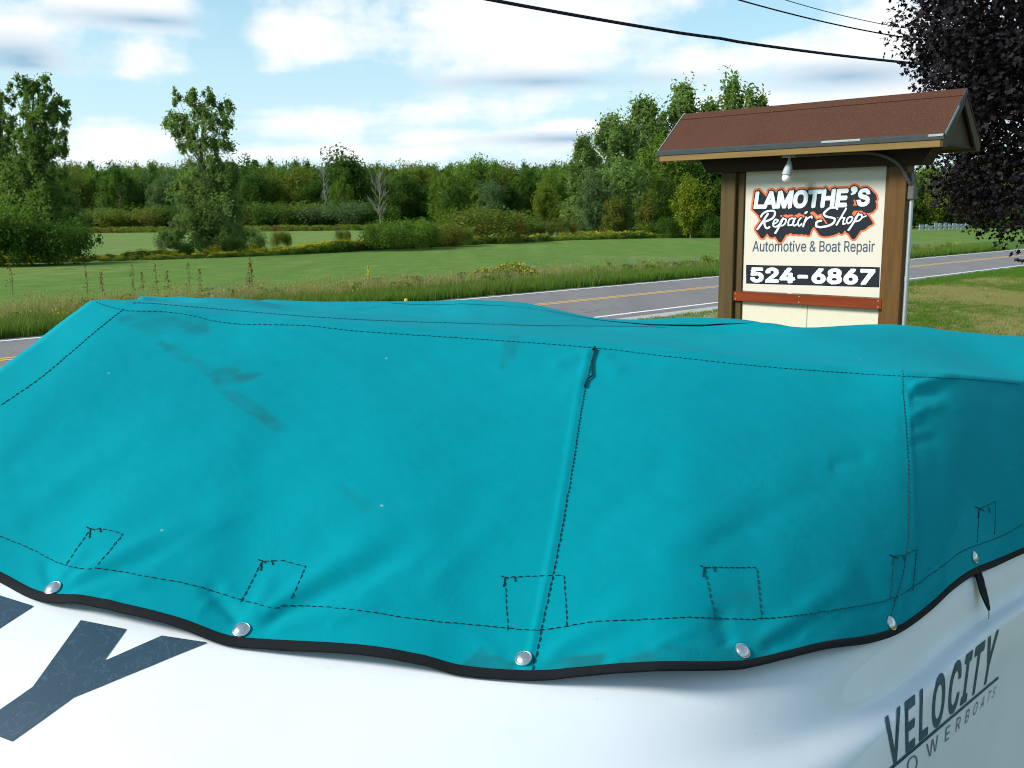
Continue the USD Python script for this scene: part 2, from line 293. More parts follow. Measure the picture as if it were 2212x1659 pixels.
rz = PchipInterpolator([205, 355, 680, 1283, 1700, 1850, 1950, 2040, 2110, 2212], [1.45, 1.43, 1.42, 1.42, 1.43, 1.45, 1.44, 1.48, 1.54, 1.64])
xs = np.linspace(-380, 2212, 420)
Bf = at(xs, yb(xs), zb(xs)); Rf = at(rx(xs), ry(rx(xs)), rz(rx(xs)))
def join(front, rest):
    """The front stretch, then the rest of the loop as a smooth curve through the given points back to the start."""
    pts = np.vstack([front[-12], front[-1], rest, front[0], front[12]])
    t = np.r_[0, np.cumsum(np.linalg.norm(np.diff(pts, axis=0), axis=1))]
    cs = PchipInterpolator(t, pts); tt = np.linspace(t[1], t[-2], 222)[1:-1]
    return np.vstack([front, cs(tt)])
Bl = join(Bf, np.array([Bf[-1] + (.5, .52, -.02), Bf[-1] + (.95, 1.0, -.03), (1.62, 2.75, 2.02), (1.2, 2.95, 2.05), (.3, 2.95, 2.10), (-.5, 2.85, 2.14), (-.84, 2.45, 2.16), (-.80, 1.6, 2.20)]))
Rl = join(Rf, np.array([Rf[-1] + (.42, .46, -.01), Rf[-1] + (.62, .75, -.01), (1.35, 2.58, 2.15), (1.05, 2.70, 2.16), (.25, 2.70, 2.20), (-.42, 2.6, 2.26), (-.84, 2.25, 2.350), (-.705, 1.78, 2.392)]))
NU = len(Bl)
for L in (Bl, Rl): L[:] = np.where(np.arange(NU)[:, None] >= 0, L, L)
Bl[:, 2] = gaussian_filter1d(Bl[:, 2], 1.0, mode='wrap')
# top surface: heights from the fold loop and sight points along the sagging skyline
SKYL = [(320, 641.5, 1.9), (420, 641.5, 2.1), (560, 647, 2.2), (700, 651.5, 2.25), (900, 650.5, 2.3), (1020, 649.5, 2.3), (1095, 650, 2.3), (1140, 655, 2.3), (1180, 663, 2.3), (1235, 676, 2.28), (1290, 687, 2.25), (1350, 690, 2.25), (1410, 689.5, 2.25), (1470, 685.5, 2.25), (1540, 686, 2.25), (1600, 689.5, 2.22), (1680, 700, 2.15),
        (1745, 708, 1.95), (1800, 704.5, 1.95), (1860, 701, 1.95), (1920, 700, 1.97), (1990, 705, 2.0), (2050, 713.5, 2.03), (2120, 720, 2.08), (2212, 727, 2.15)]
NEAR = [(1400, 707, 1.78), (1470, 713, 1.78), (1540, 718, 1.78), (1620, 717, 1.80), (1690, 713, 1.83), (830, 690, 1.55), (600, 673, 1.55), (1100, 706, 1.58), (900, 672, 1.85), (1100, 683, 1.85), (1250, 707, 1.75), (1500, 745, 1.58), (1800, 760, 1.6), (2000, 770, 1.68), (2150, 785, 1.8), (1950, 735, 1.8), (460, 662, 1.56), (700, 668, 1.8)]
POCKET = [(1510, 727, 1.98), (1580, 728, 1.98), (1640, 724, 1.98)]
c3 = np.vstack([at(*np.array(t, float)) for t in SKYL + NEAR + POCKET])
far3 = c3[:len(SKYL)] + np.array([0.05, 0.22, -0.075])
ctrl = np.vstack([Rl[::9], c3, far3])
rbf = RBFInterpolator(ctrl[:, :2], ctrl[:, 2], smoothing=2e-5, kernel='thin_plate_spline', neighbors=60)
mid0, mid1 = np.array([-0.25, 2.05]), np.array([0.85, 2.1])
den = mid1 - mid0; tpar = np.clip(((Rl[:, :2] - mid0) @ den) / (den @ den), 0, 1)
SP = mid0 + tpar[:, None] * den
NV1, NV2 = 150, 110
v1 = np.linspace(0, 1, NV1); v2 = np.linspace(0, 1, NV2)[1:]
A = Bl[:, None] * (1 - v1)[None, :, None] + Rl[:, None] * v1[None, :, None]
corner = np.clip(np.minimum(np.arange(NU), np.abs(NU - np.arange(NU))) / 60.0, 0, 1); A[:, :, 2] += 0.016 * np.sin(np.pi * v1)[None] * (corner * corner * (3 - 2 * corner))[:, None]                            # the cloth bellies slightly
T2 = Rl[:, None, :2] * (1 - v2)[None, :, None] + SP[:, None] * v2[None, :, None]
z2 = rbf(T2.reshape(-1, 2)).reshape(NU, NV2 - 1)
z2 = z2 + (Rl[:, 2] - rbf(Rl[:, :2]))[:, None] * np.exp(-v2 * 14)[None]
T = np.concatenate([A, np.concatenate([T2, z2[:, :, None]], 2)], 1)
NV = T.shape[1]
sm = gaussian_filter1d(gaussian_filter1d(T, 2.2, axis=1, mode='nearest'), 2.0, axis=0, mode='wrap')
wv = np.clip((np.arange(NV) - 3) / 10.0, 0, 1)[None, :, None]
T = T * (1 - wv) + sm * wv
def grid_normals(X):
    du = np.roll(X, -1, 0) - np.roll(X, 1, 0); dv = np.gradient(X, axis=1)
    n = np.cross(du, dv); n /= np.linalg.norm(n, axis=2, keepdims=True) + 1e-12
    return n if n[..., 2].mean() > 0 else -n
Nn = grid_normals(T)
PX = proj(T)
def seg_ridge(P, pts, width, amp, w1=None, fade=(0.15, 0.35)):
    """A soft fold along a polyline seen at those photo points: amp metres high, tapering at both ends."""
    pts = np.asarray(pts, float); seg = np.diff(pts, axis=0); ln = np.linalg.norm(seg, axis=1); tot = ln.sum(); acc = np.r_[0, np.cumsum(ln)]
    best = np.full(P.shape[:2], 1e9); par = np.zeros(P.shape[:2])
    for a, s, l, o in zip(pts, seg, ln, acc):
        t = np.clip(((P - a) @ s) / (l * l), 0, 1); d = np.linalg.norm(P - a - t[..., None] * s, axis=2)
        par = np.where(d < best, (o + t * l) / tot, par); best = np.minimum(best, d)
    w = width + ((w1 or width) - width) * par
    env = np.clip(par / fade[0], 0, 1) * np.clip((1 - par) / fade[1], 0, 1); env = env * env * (3 - 2 * env)
    return amp * np.exp(-(best / w) ** 2) * env
FOLDS = [  # (photo points, width, height, end width)
 ([(545, 1362), (620, 1318), (760, 1248), (930, 1165)], 11, -.0050, 40), ([(540, 1352), (620, 1290), (740, 1212), (880, 1140)], 12, .0030, 40), ([(570, 1368), (700, 1330), (860, 1290)], 12, .0022, 26),
 ([(520, 1352), (500, 1325), (468, 1288), (440, 1250)], 10, -.0034, 22), ([(535, 1345), (560, 1300), (600, 1235)], 14, .0022, 22),
 ([(130, 1270), (200, 1228), (300, 1180), (450, 1110)], 9, .0030, 32), ([(135, 1278), (215, 1246), (330, 1196), (480, 1136)], 9, -.0026, 34), ([(108, 1268), (102, 1240), (96, 1200)], 9, -.0022, 14),
 ([(140, 1285), (260, 1262), (380, 1240)], 10, .0018, 22), ([(120, 1262), (150, 1225), (200, 1170)], 9, .0016, 18),
 ([(1165, 1425), (1290, 1352), (1420, 1270)], 13, .0022, 36), ([(1180, 1440), (1300, 1390), (1420, 1345)], 12, -.0014, 26), ([(1095, 1430), (1010, 1370), (930, 1300)], 14, .0014, 40),
 ([(1580, 1398), (1562, 1352), (1555, 1300)], 14, -.0030, 26), ([(1622, 1395), (1720, 1330), (1880, 1215)], 14, .0022, 36), ([(1628, 1412), (1730, 1370), (1860, 1300)], 12, -.0016, 28),
 ([(1905, 1330), (1880, 1280), (1840, 1200)], 14, -.0014, 28), ([(1950, 1325), (1990, 1255), (2030, 1180)], 12, .0014, 22),
 ([(1285, 762), (1230, 775), (1170, 800)], 9, .0020, 20), ([(1292, 770), (1360, 780), (1440, 800)], 10, -.0016, 22), ([(1280, 780), (1245, 820), (1215, 880)], 10, .0014, 26), ([(1300, 764), (1350, 812)], 10, .0016, 24),
 ([(1958, 838), (2010, 822), (2075, 808)], 9, .0035, 14), ([(1960, 858), (2010, 850), (2060, 842)], 9, -.0028, 14), ([(1962, 900), (2000, 882), (2050, 874)], 10, .0024, 16), ([(1965, 960), (2000, 950), (2040, 946)], 10, -.0020, 16), ([(1965, 925), (2020, 910)], 8, -.0016, 14),
 ([(1790, 1010), (1830, 995), (1890, 985)], 16, -.0016, 20), ([(0, 1150), (120, 1050), (300, 960)], 26, .0018, 60), ([(150, 1180), (420, 1000), (700, 880)], 30, .0018, 70), ([(640, 1190), (860, 1060), (1100, 930)], 34, -.0020, 70), ([(1380, 1230), (1560, 1110), (1740, 980)], 30, .0016, 60), ([(0, 1020), (200, 850)], 26, -.0016, 40),
 ([(60, 1110), (260, 960), (520, 800)], 22, .0016, 50), ([(330, 1200), (560, 1040), (800, 900)], 20, .0015, 46), ([(300, 1240), (480, 1130), (640, 1050)], 12, .0012, 26), ([(900, 1290), (1020, 1180), (1120, 1060)], 22, .0014, 44), ([(760, 1300), (860, 1230), (980, 1170)], 12, .0011, 26), ([(1240, 1180), (1400, 1040), (1520, 900)], 26, -.0014, 50), ([(1500, 1200), (1700, 1090), (1860, 1010)], 18, -.0012, 34), ([(420, 1330), (460, 1290), (520, 1255)], 9, .0010, 14), ([(700, 1360), (760, 1325), (850, 1300)], 9, .0009, 16), ([(220, 1300), (270, 1275), (340, 1255)], 8, .0010, 14), ([(1400, 1405), (1460, 1375), (1530, 1350)], 9, .0009, 16), ([(1720, 1385), (1780, 1345), (1850, 1290)], 10, .0010, 18), ([(500, 720), (700, 760), (900, 860)], 26, .0012, 50), ([(900, 760), (1050, 800), (1180, 840)], 18, -.0010, 30)]
front = (np.arange(NU) < 420)[:, None] & (np.arange(NV) < NV1 + 6)[None]
disp = sum(seg_ridge(PX, p_, w_, a_, e_) for p_, w_, a_, e_ in FOLDS) * front
nz = meshkit.fbm(T * np.array([6, 6, 9]), 3, 5) - 0.5; nz2 = meshkit.fbm((T + (T[..., :1] + T[..., 1:2]) * 0.6) * np.array([22, 22, 26]), 3, 9) - 0.5
disp = disp + nz * 0.006 * np.clip(np.arange(NV) / 25.0, 0, 1)[None] + nz2 * 0.0010
# welt of the two sewn panel joints
JOINT = [(1285, 752), (1262, 850), (1238, 1000), (1210, 1160), (1180, 1310), (1150, 1448)]
JOINT2 = [(1950, 846), (1957, 930), (1962, 1050), (1962, 1140), (1950, 1240), (1930, 1310), (1920, 1345)]
disp = disp + (seg_ridge(PX, [(x - 13, y) for x, y in JOINT], 6, .0016, 6, (.02, .02)) + seg_ridge(PX, [(x + 9, y) for x, y in JOINT2], 6, .0014, 5, (.02, .05))) * front
T = T + Nn * disp[..., None]
Nn = grid_normals(T); PX = proj(T)
# settle the far part of the top so that its outline sags as seen
sky_x = np.array([s_[0] for s_ in SKYL], float); sky_y = np.array([s_[1] for s_ in SKYL], float)
for _ in range(4):
    PX = proj(T); bx = np.arange(140, 2240, 14.0); zc_ = (T - CAM) @ fw; top_ = np.full(len(bx), 1e9)
    ib = np.round((PX[..., 0] - bx[0]) / 14.0).astype(int); okb = (ib >= 0) & (ib < len(bx)); np.minimum.at(top_, ib[okb], PX[..., 1][okb])
    err = gaussian_filter1d(top_ - np.interp(bx, sky_x, sky_y), 2.2); err[bx < 300] = 0
    wz = np.clip((zc_ - 1.62) / .22, 0, 1); wz = wz * wz * (3 - 2 * wz)
    T[..., 2] += np.interp(PX[..., 0], bx, err) * SC / FPX * zc_ * wz * .9
Nn = grid_normals(T); PX = proj(T)
# old stains, as a mask carried by the vertices
def stain_poly(poly, soft):
    pg = Polygon(poly); pts = PX[:420, :NV1 + 4].reshape(-1, 2)
    d = shapely.distance(pg, shapely.points(pts)); return np.exp(-(d / soft) ** 2).reshape(420, NV1 + 4)
stain = np.zeros((NU, NV)); blot = meshkit.fbm(T * np.array([34, 34, 60]), 6, 3)
STAINS = [([(262, 690), (330, 672), (440, 690), (445, 712), (330, 716), (290, 706)], 9, .55), ([(345, 742), (400, 778), (440, 800), (480, 830), (470, 808), (380, 752)], 6, .5), ([(440, 800), (520, 780), (532, 782), (505, 812), (560, 806), (500, 842), (520, 855), (560, 880), (632, 936), (600, 930), (520, 880), (480, 846), (455, 815)], 5, .7),
          ([(735, 1045), (760, 1070), (800, 1090), (830, 1132), (790, 1110), (762, 1080)], 7, .55), ([(1085, 792), (1092, 735), (1118, 728), (1104, 776)], 7, .45), ([(1000, 1440), (1040, 1405), (1060, 1418), (1110, 1436), (1100, 1450), (1030, 1450)], 6, 1.0), ([(1165, 1446), (1220, 1424), (1300, 1418), (1290, 1438)], 8, .8),
          ([(1340, 1432), (1430, 1400), (1520, 1402), (1500, 1428)], 7, .8), ([(1500, 1428), (1560, 1345), (1650, 1380), (1640, 1420)], 22, .5), ([(1545, 1270), (1640, 1260), (1640, 1320), (1560, 1330)], 18, .3)]
for pg_, s_, a_ in STAINS: stain[:420, :NV1 + 4] = np.maximum(stain[:420, :NV1 + 4], stain_poly(pg_, s_) * a_)
stain = np.clip(stain * np.clip((blot - 0.30) * 3.0, 0.05, 1.2), 0, 1)
q = G(); o = q.obj(); st = q.node('attribute', 'fac', attribute='stain'); big = q.noise(o, 2.2, 4, 0.6); fl = q.noise(o, 34, 4, 0.7); wv_ = q.noise(o, 900, 2, 0.5)
base = q.mix(q.step(big, 0.3, 0.7), (0.0, 0.182, 0.222), (0.0002, 0.204, 0.246)); base = q.mix(q.step(fl, 0.35, 0.75, 0.0, 0.22), base, (0.001, 0.222, 0.262))
spk = q.node('voronoi_texture', 'distance', vector=o, scale=11.0); base = q.mix(q.step(spk, 0.012, 0.026, 0.55, 0.0), base, (0.35, 0.42, 0.36))
base = q.mix(q.mul(st, 0.60), base, (0.010, 0.062, 0.066))
M['canvas'] = q.pbr('teal_canvas', base_color=base, roughness=0.85, sheen_weight=0.012, sheen_roughness=0.45, sheen_tint=(0.45, 0.85, 0.9), specular_ior_level=0.03, normal=q.bump(q.add(q.mul(wv_, 0.35), q.add(q.mul(q.noise(q.scale(o, (1, 1, 1.6)), 16, 5, 0.62, dist=0.6), 2.6), q.mul(fl, 0.8))), 0.30, 0.0016))
M['thread'] = simple('black_thread', (0.008, 0.022, 0.028), 0.8)
M['binding'] = simple('black_binding_tape', (0.006, 0.0075, 0.0085), 0.85, 0.3, 300, 0.3, 0.0006)
q = G(); sc_ = q.noise(q.scale(q.obj(), (1, 1, 1)), 160, 3, 0.6)
M['chrome'] = q.pbr('snap_chrome', base_color=(0.62, 0.60, 0.58), metallic=1.0, roughness=q.lin(sc_, 0.3, 0.7, 0.16, 0.34))
cover = thing('boat_cover', 'teal canvas boat cover with black stitching and snapped hem over the white boat', 'boat cover')
faces = grid_faces(NU, NV, True)
if np.cross(T[5, 5] - T[4, 5], T[4, 6] - T[4, 5])[2] < 0: faces = faces[:, ::-1]
cv = usdkit.mesh(stage, path_for('canvas', str(cover.GetPath())), (T.reshape(-1, 3), faces), M['canvas'], smooth=True)
UsdGeom.PrimvarsAPI(cv).CreatePrimvar('stain', Sdf.ValueTypeNames.FloatArray, 'vertex').Set(Vt.FloatArray.FromNumpy(stain.reshape(-1).astype(np.float32)))
# lookup: photo point -> point and normal on the visible cloth
fr = np.s_[:420:2, 0:NV1 + 3:2]
look = LinearNDInterpolator(PX[fr].reshape(-1, 2), np.concatenate([T[fr], Nn[fr]], 2).reshape(-1, 6))
tp = np.s_[10:420:2, NV1 - 1:NV1 + 60]
vis = (Nn[tp] * (CAM - T[tp])).sum(2).reshape(-1) > 0
look_top = LinearNDInterpolator(PX[tp].reshape(-1, 2)[vis], np.concatenate([T[tp], Nn[tp]], 2).reshape(-1, 6)[vis])
def resample(pts, step):
    pts = np.asarray(pts, float); t = np.r_[0, np.cumsum(np.linalg.norm(np.diff(pts, axis=0), axis=1))]
    n = max(2, int(t[-1] / step)); return np.stack([np.interp(np.linspace(0, t[-1], n), t, pts[:, k]) for k in range(pts.shape[1])], 1)
def curve(pts, n=200):
    pts = np.asarray(pts, float); t = np.r_[0, np.cumsum(np.linalg.norm(np.diff(pts, axis=0), axis=1))]
    return PchipInterpolator(t, pts)(np.linspace(0, t[-1], n))
def stitches(pts, smooth=True, look=look, length=.0062, gap=.0016, rad=.00068, seed=1, lift=.0007):
    """Separate machine stitches along a seam seen at those photo points, laid on the cloth."""
    rg = np.random.default_rng(seed); p2 = curve(pts, 300) if smooth else resample(pts, 4)
    r = look(p2); r = r[~np.isnan(r[:, 0])]
    if len(r) < 3: return None
    p3, n3 = r[:, :3], r[:, 3:]; t = np.r_[0, np.cumsum(np.linalg.norm(np.diff(p3, axis=0), axis=1))]; out = []
    s = 0.0
    while s < t[-1] - .002:
        e = min(s + length * rg.uniform(.85, 1.15), t[-1]); k = np.linspace(s, e, 3)
        c = np.stack([np.interp(k, t, p3[:, j]) for j in range(3)], 1); nn = np.stack([np.interp(k, t, n3[:, j]) for j in range(3)], 1)
        side = np.cross(nn, c[-1] - c[0]); side /= np.linalg.norm(side, axis=1, keepdims=True) + 1e-9
        c = c + nn * (lift + np.array([-.0005, .0002, -.0005]))[:, None] + side * rg.normal(0, .00025)
        out.append(tube(c, np.array([.6, 1, .6]) * rad, 5)); s = e + gap * rg.uniform(.6, 1.4)
    return cat_mesh(out)
HEM = [(-250, 1070), (0, 1159), (60, 1183), (140, 1221), (190, 1230), (210, 1229), (300, 1243), (390, 1259), (454, 1275), (520, 1296), (560, 1306), (595, 1314), (620, 1308), (774, 1319), (900, 1338), (1000, 1348), (1095, 1357), (1160, 1361), (1225, 1353), (1280, 1344), (1400, 1338), (1500, 1334), (1548, 1336), (1610, 1338), (1645, 1337), (1720, 1330), (1800, 1318), (1880, 1305), (1925, 1294), (1970, 1278), (2040, 1240), (2110, 1174), (2160, 1158), (2210, 1133)]
HEM[-5:] = [(2030, 1226), (2080, 1190), (2125, 1172), (2170, 1155), (2208, 1132)]
TOPSEAM = [(207, 653), (240, 664), (280, 672), (350, 674), (413, 682), (469, 695), (525, 701), (640, 703), (774, 716), (1000, 731), (1285, 752), (1438, 770), (1669, 794), (1949, 813), (2085, 819), (2208, 831)]
SEAMS = [(HEM, True, look, .00052), (TOPSEAM, True, look, .00058), ([(268, 668), (230, 697), (150, 765), (90, 815), (0, 877), (-60, 915)], True, look, .0006), (JOINT, True, look, .00066), (JOINT2, True, look, .0006),
         ([(1949, 800), (1950, 815), (1950, 846)], True, look, .0004)]
for k, (pts, smo, lk, rad) in enumerate(SEAMS):
    m = stitches(pts, smo, lk, rad=rad, seed=k + 1)
    if m is not None: part('seam_stitching', m, M['thread'], cover)
m = stitches([(268, 667), (290, 655), (420, 664), (560, 676), (774, 691), (1000, 699), (1180, 704), (1400, 706), (1440, 709)], True, look_top, rad=.0006, seed=31)
if m is not None: part('seam_stitching', m, M['thread'], cover)
PATCHES = [[(143, 1220), (196, 1143), (230, 1144), (266, 1154), (205, 1229)], [(520, 1301), (566, 1213), (610, 1212), (661, 1224), (627, 1298)], [(1096, 1362), (1091, 1248), (1150, 1245), (1218, 1243), (1225, 1356)], [(1545, 1337), (1520, 1226), (1580, 1226), (1634, 1226), (1645, 1338)],
           [(1923, 1292), (1930, 1202), (1955, 1199), (1980, 1186), (1971, 1275)], [(2110, 1172), (2115, 1099), (2150, 1083), (2148, 1156)]]
for k, pp in enumerate(PATCHES):
    m = stitches(pp, False, look, seed=40 + k, rad=.0005)
    knot = [stitches([(pp[1][0] + a, pp[1][1] + b), (pp[1][0] + c_, pp[1][1] + d)], False, look, seed=60 + k * 5 + i, rad=.0008, length=.004, gap=.0) for i, (a, b, c_, d) in enumerate([(-9, -4, 10, 4), (-1, 2, -3, 20), (20, -3, 23, 9)])]
    part('patch_stitching', cat_mesh([x for x in [m] + knot if x is not None]), M['thread'], cover)
lo = curve([(1285, 752), (1279, 758), (1288, 756), (1280, 775), (1277, 795), (1279, 812), (1268, 822), (1262, 838)], 60); r = look(lo)
part('loose_thread', tube(r[:, :3] + r[:, 3:] * .0022, .0013, 6), M['thread'], cover)
# snaps
SNAPS = [(115, 1272), (522, 1362), (1131, 1424), (1603, 1407), (1924, 1347), (2104, 1204)]
dome_v = [(0.0, .0030), (.0025, .0029), (.0045, .0024), (.0062, .0014), (.0071, .0004), (.0077, .0006), (.0082, .0002), (.0082, -.0012)]
for k, (x, y) in enumerate(SNAPS):
    r = look([(x, y)])[0]; n = r[3:] / np.linalg.norm(r[3:])
    cap = trimesh.creation.revolve(np.array(dome_v)[::-1], sections=36)
    Tm = trimesh.geometry.align_vectors([0, 0, 1], n); Tm[:3, 3] = r[:3] + n * .0016; cap.apply_transform(Tm)
    part('snap', cap, M['chrome'], cover, smooth=40)
# binding tape along the hem edge
Bt = T[:, 0]; dn = T[:, 0] - T[:, 4]; dn /= np.linalg.norm(dn, axis=1, keepdims=True); dn = gaussian_filter1d(dn, 3, axis=0, mode='wrap'); dn /= np.linalg.norm(dn, axis=1, keepdims=True)
tn = np.roll(Bt, -1, 0) - np.roll(Bt, 1, 0); tn /= np.linalg.norm(tn, axis=1, keepdims=True); nb = np.cross(tn, dn); nb *= np.sign((nb[:, 2]).mean())
nb /= np.linalg.norm(nb, axis=1, keepdims=True)
wid = 0.0056 + 0.0006 * (meshkit.noise(Bt * 18, 4) - .5)
th = np.arange(12) / 12 * 2 * np.pi; cx, cy = np.sign(np.cos(th)) * np.abs(np.cos(th)) ** .6, np.sign(np.sin(th)) * np.abs(np.sin(th)) ** .8
V = Bt[:, None] + dn[:, None] * (wid[:, None, None] * (cx[None, :, None] + .8)) + nb[:, None] * (.0019 * cy[None, :, None] + .0004)
i = np.arange(NU)[:, None] * 12; i2 = ((np.arange(NU) + 1) % NU)[:, None] * 12; j = np.arange(12)[None]; j2 = (j + 1) % 12
part('hem_binding', trimesh.Trimesh(V.reshape(-1, 3), np.vstack([x for x in (lambda f: (f[:, [0, 1, 2]], f[:, [0, 2, 3]]))(np.stack([i + j, i2 + j, i2 + j2, i + j2], -1).reshape(-1, 4))]), process=False), M['binding'], cover, smooth=50)

# ------------------------------------------------------------------ hull
edge = Bf + dn[:420] * .004 - nb[:420] * .004
hull_front = edge[::4]
bow = np.array([(-4.3, 2.35, 2.36), (-4.05, 2.08, 2.35), (-3.2, 1.62, 2.32), (-2.2, 1.28, 2.28), (-1.4, 1.08, 2.245)])
aft = np.array([Bf[-1] + (.55, .56, -.03), Bf[-1] + (1.1, 1.15, -.05), (2.35, 2.95, 1.95), (2.25, 3.2, 1.95), (1.9, 3.28, 1.95), (.6, 3.25, 1.95), (-.8, 3.15, 1.96), (-2.2, 2.95, 2.0), (-3.3, 2.75, 2.12), (-4.1, 2.55, 2.28)])
pts = np.vstack([bow, hull_front[4:], aft, bow[:1]])
t = np.r_[0, np.cumsum(np.linalg.norm(np.diff(pts, axis=0), axis=1))]
HU = 900; tt = np.linspace(0, t[-1], HU + 1)[:-1]
H0 = PchipInterpolator(t, pts)(tt); H0 = gaussian_filter1d(H0, 6.0, axis=0, mode='wrap'); H0[:, 2] = gaussian_filter1d(H0[:, 2], 5.0, mode='wrap') - .001
tg = np.roll(H0, -1, 0) - np.roll(H0, 1, 0); out = np.stack([tg[:, 1], -tg[:, 0]], 1); out = gaussian_filter1d(out, 14, axis=0, mode='wrap'); out /= np.linalg.norm(out, axis=1, keepdims=True)
if ((H0[:, :2] - H0[:, :2].mean(0)) * out).sum() < 0: out = -out
hp = proj(H0); sx = np.where((H0[:, 1] < 1.7) & (H0[:, 0] < .9), hp[:, 0], np.where(H0[:, 0] > .5, 2300, -400))
wr = np.clip((sx - 1390) / (1800 - 1390), 0, 1); wr = wr * wr * (3 - 2 * wr); wr = gaussian_filter1d(wr, 12, mode='wrap')
w = np.linspace(0, 1, 150)
key = [0, .05, .12, .2, .28, .36, .44, .55, .68, .8, .9, 1.0]
PL = np.array([(-.03, -.006), (.0, .004), (.045, .020), (.10, .050), (.15, .090), (.195, .145), (.225, .22), (.245, .40), (.20, .75), (.08, 1.05), (-.25, 1.38), (-.75, 1.52)])
PR = np.array([(-.03, -.006), (.0, .006), (.006, .030), (.006, .064), (.028, .074), (.028, .110), (.025, .16), (.020, .35), (.02, .75), (-.06, 1.05), (-.35, 1.38), (-.85, 1.52)])
pl, pr = PchipInterpolator(key, PL)(w), PchipInterpolator(key, PR)(w)
pr = gaussian_filter1d(pr, 1.8, axis=0, mode='nearest')
prof = pl[None] * (1 - wr)[:, None, None] + pr[None] * wr[:, None, None]
HG = np.concatenate([H0[:, None, :2] + out[:, None] * prof[:, :, :1], (H0[:, 2:3] - prof[:, :, 1])[:, :, None]], 2)
HG[:, -1, :2] = HG[:, -1, :2] * .5 + HG[:, -1, :2].mean(0) * .5
HN = grid_normals(HG)
if (HN[:, 60, :2] * out).sum() < 0: HN = -HN
nv_ = len(w); hv = HG.reshape(-1, 3); hf = grid_faces(HU, nv_, True)
if (np.cross(HG[6, 60] - HG[5, 60], HG[5, 61] - HG[5, 60])[:2] @ out[5]) < 0: hf = hf[:, ::-1]
hf = np.vstack([hf[:, [0, 1, 2]], hf[:, [0, 2, 3]]]); k = np.arange(HU)
cdeck, ckeel = len(hv), len(hv) + 1
hv = np.vstack([hv, [*H0[:, :2].mean(0), 1.95], [*H0[:, :2].mean(0), .42]])
hf = np.vstack([hf, np.stack([np.full(HU, cdeck), k * nv_, ((k + 1) % HU) * nv_], 1), np.stack([np.full(HU, ckeel), ((k + 1) % HU) * nv_ + nv_ - 1, k * nv_ + nv_ - 1], 1)])
boat = thing('powerboat', 'white fibreglass powerboat with slate blue lettering beneath the teal cover', 'boat')
q = G(); o = q.obj(); dirt = q.noise(o, 5, 5, 0.65); sp = q.node('voronoi_texture', 'distance', vector=o, scale=34.0)
bc = q.mix(q.step(dirt, 0.35, 0.75), (0.585, 0.610, 0.645), (0.545, 0.57, 0.60)); bc = q.mix(q.step(sp, 0.03, 0.07, 0.35, 0.0), bc, (0.45, 0.45, 0.42))
M['gelcoat'] = q.pbr('white_gelcoat', base_color=bc, roughness=0.30, coat_weight=0.10, coat_roughness=0.15, specular_ior_level=0.35)
part('hull', trimesh.Trimesh(hv, hf, process=False), M['gelcoat'], boat, smooth=True)
ok = (sx > -350) & (sx < 2290); hsel = HG[ok][::2, :110]; hn = HN[ok][::2, :110]
vis = (hn * (CAM - hsel)).sum(2) > 0.0
look_hull = LinearNDInterpolator(proj(hsel)[vis], np.concatenate([hsel, hn], 2)[vis])
def tri_mesh(poly, maxe):
    """Triangles of a flat polygon, refined until no edge is longer than maxe."""
    ms = []
    for gmt in getattr(poly, 'geoms', [poly]):
        if gmt.area <= 0: continue
        v, f = trimesh.creation.triangulate_polygon(gmt.segmentize(maxe), engine='earcut')
        v, f = trimesh.remesh.subdivide_to_size(np.c_[v, np.zeros(len(v))], f, maxe * 1.5, max_iter=8)
        ms.append(trimesh.Trimesh(v, f, process=False))
    return cat_mesh(ms)
def drape(poly, lk, lift, maxe=10):
    m = tri_mesh(poly, maxe); r = lk(m.vertices[:, :2]); good = ~np.isnan(r[:, 0])
    f = m.faces[good[m.faces].all(1)]
    v = np.where(good[:, None], r[:, :3] + r[:, 3:] * lift, 0)
    mm = trimesh.Trimesh(v, f, process=False); mm.remove_unreferenced_vertices()
    if len(mm.faces) and (mm.face_normals * (CAM - mm.triangles_center)).sum(1).mean() < 0: mm.invert()
    return mm
def text_poly(text, bold=True, fat=0.0):
    m = meshkit.text_mesh(text, 1.0, 0.1, bold)
    top = m.triangles[(m.face_normals[:, 2] > .9)][:, :, :2]
    pg = unary_union([Polygon(t_).buffer(1e-4, join_style=2) for t_ in top if Polygon(t_).area > 1e-9])
    return pg.buffer(fat, join_style=2, mitre_limit=2.0).simplify(.004) if fat else pg
def warp(poly, quad, box_=None):
    """Maps the polygon's box (default its width by 0..1) onto the quad (bottom left, bottom right, top right, top left)."""
    x0, y0, x1, y1 = box_ or (poly.bounds[0], 0.0, poly.bounds[2], 1.0)
    Q = np.asarray(quad, float); src = np.array([(0, 0), (1, 0), (1, 1), (0, 1)], float); Am = []
    for (u_, v_), (X_, Y_) in zip(src, Q): Am += [[u_, v_, 1, 0, 0, 0, -u_ * X_, -v_ * X_, X_], [0, 0, 0, u_, v_, 1, -u_ * Y_, -v_ * Y_, Y_]]
    Am = np.array(Am); h = np.r_[np.linalg.solve(Am[:, :8], Am[:, 8]), 1].reshape(3, 3)
    def fn(c):
        uv = (np.asarray(c) - (x0, y0)) / (x1 - x0, y1 - y0); d = uv @ h[2, :2] + 1
        return (uv @ h[:2, :2].T + h[:2, 2]) / d[:, None]
    return shapely.transform(poly.segmentize(.08), fn)
q = G(); o = q.obj(); cr_ = q.noise(o, 26, 5, 0.7, dist=1.5); sc2 = q.step(q.m('absolute', q.add(cr_, -0.5)), 0.0, 0.010, 0.5, 0.0)
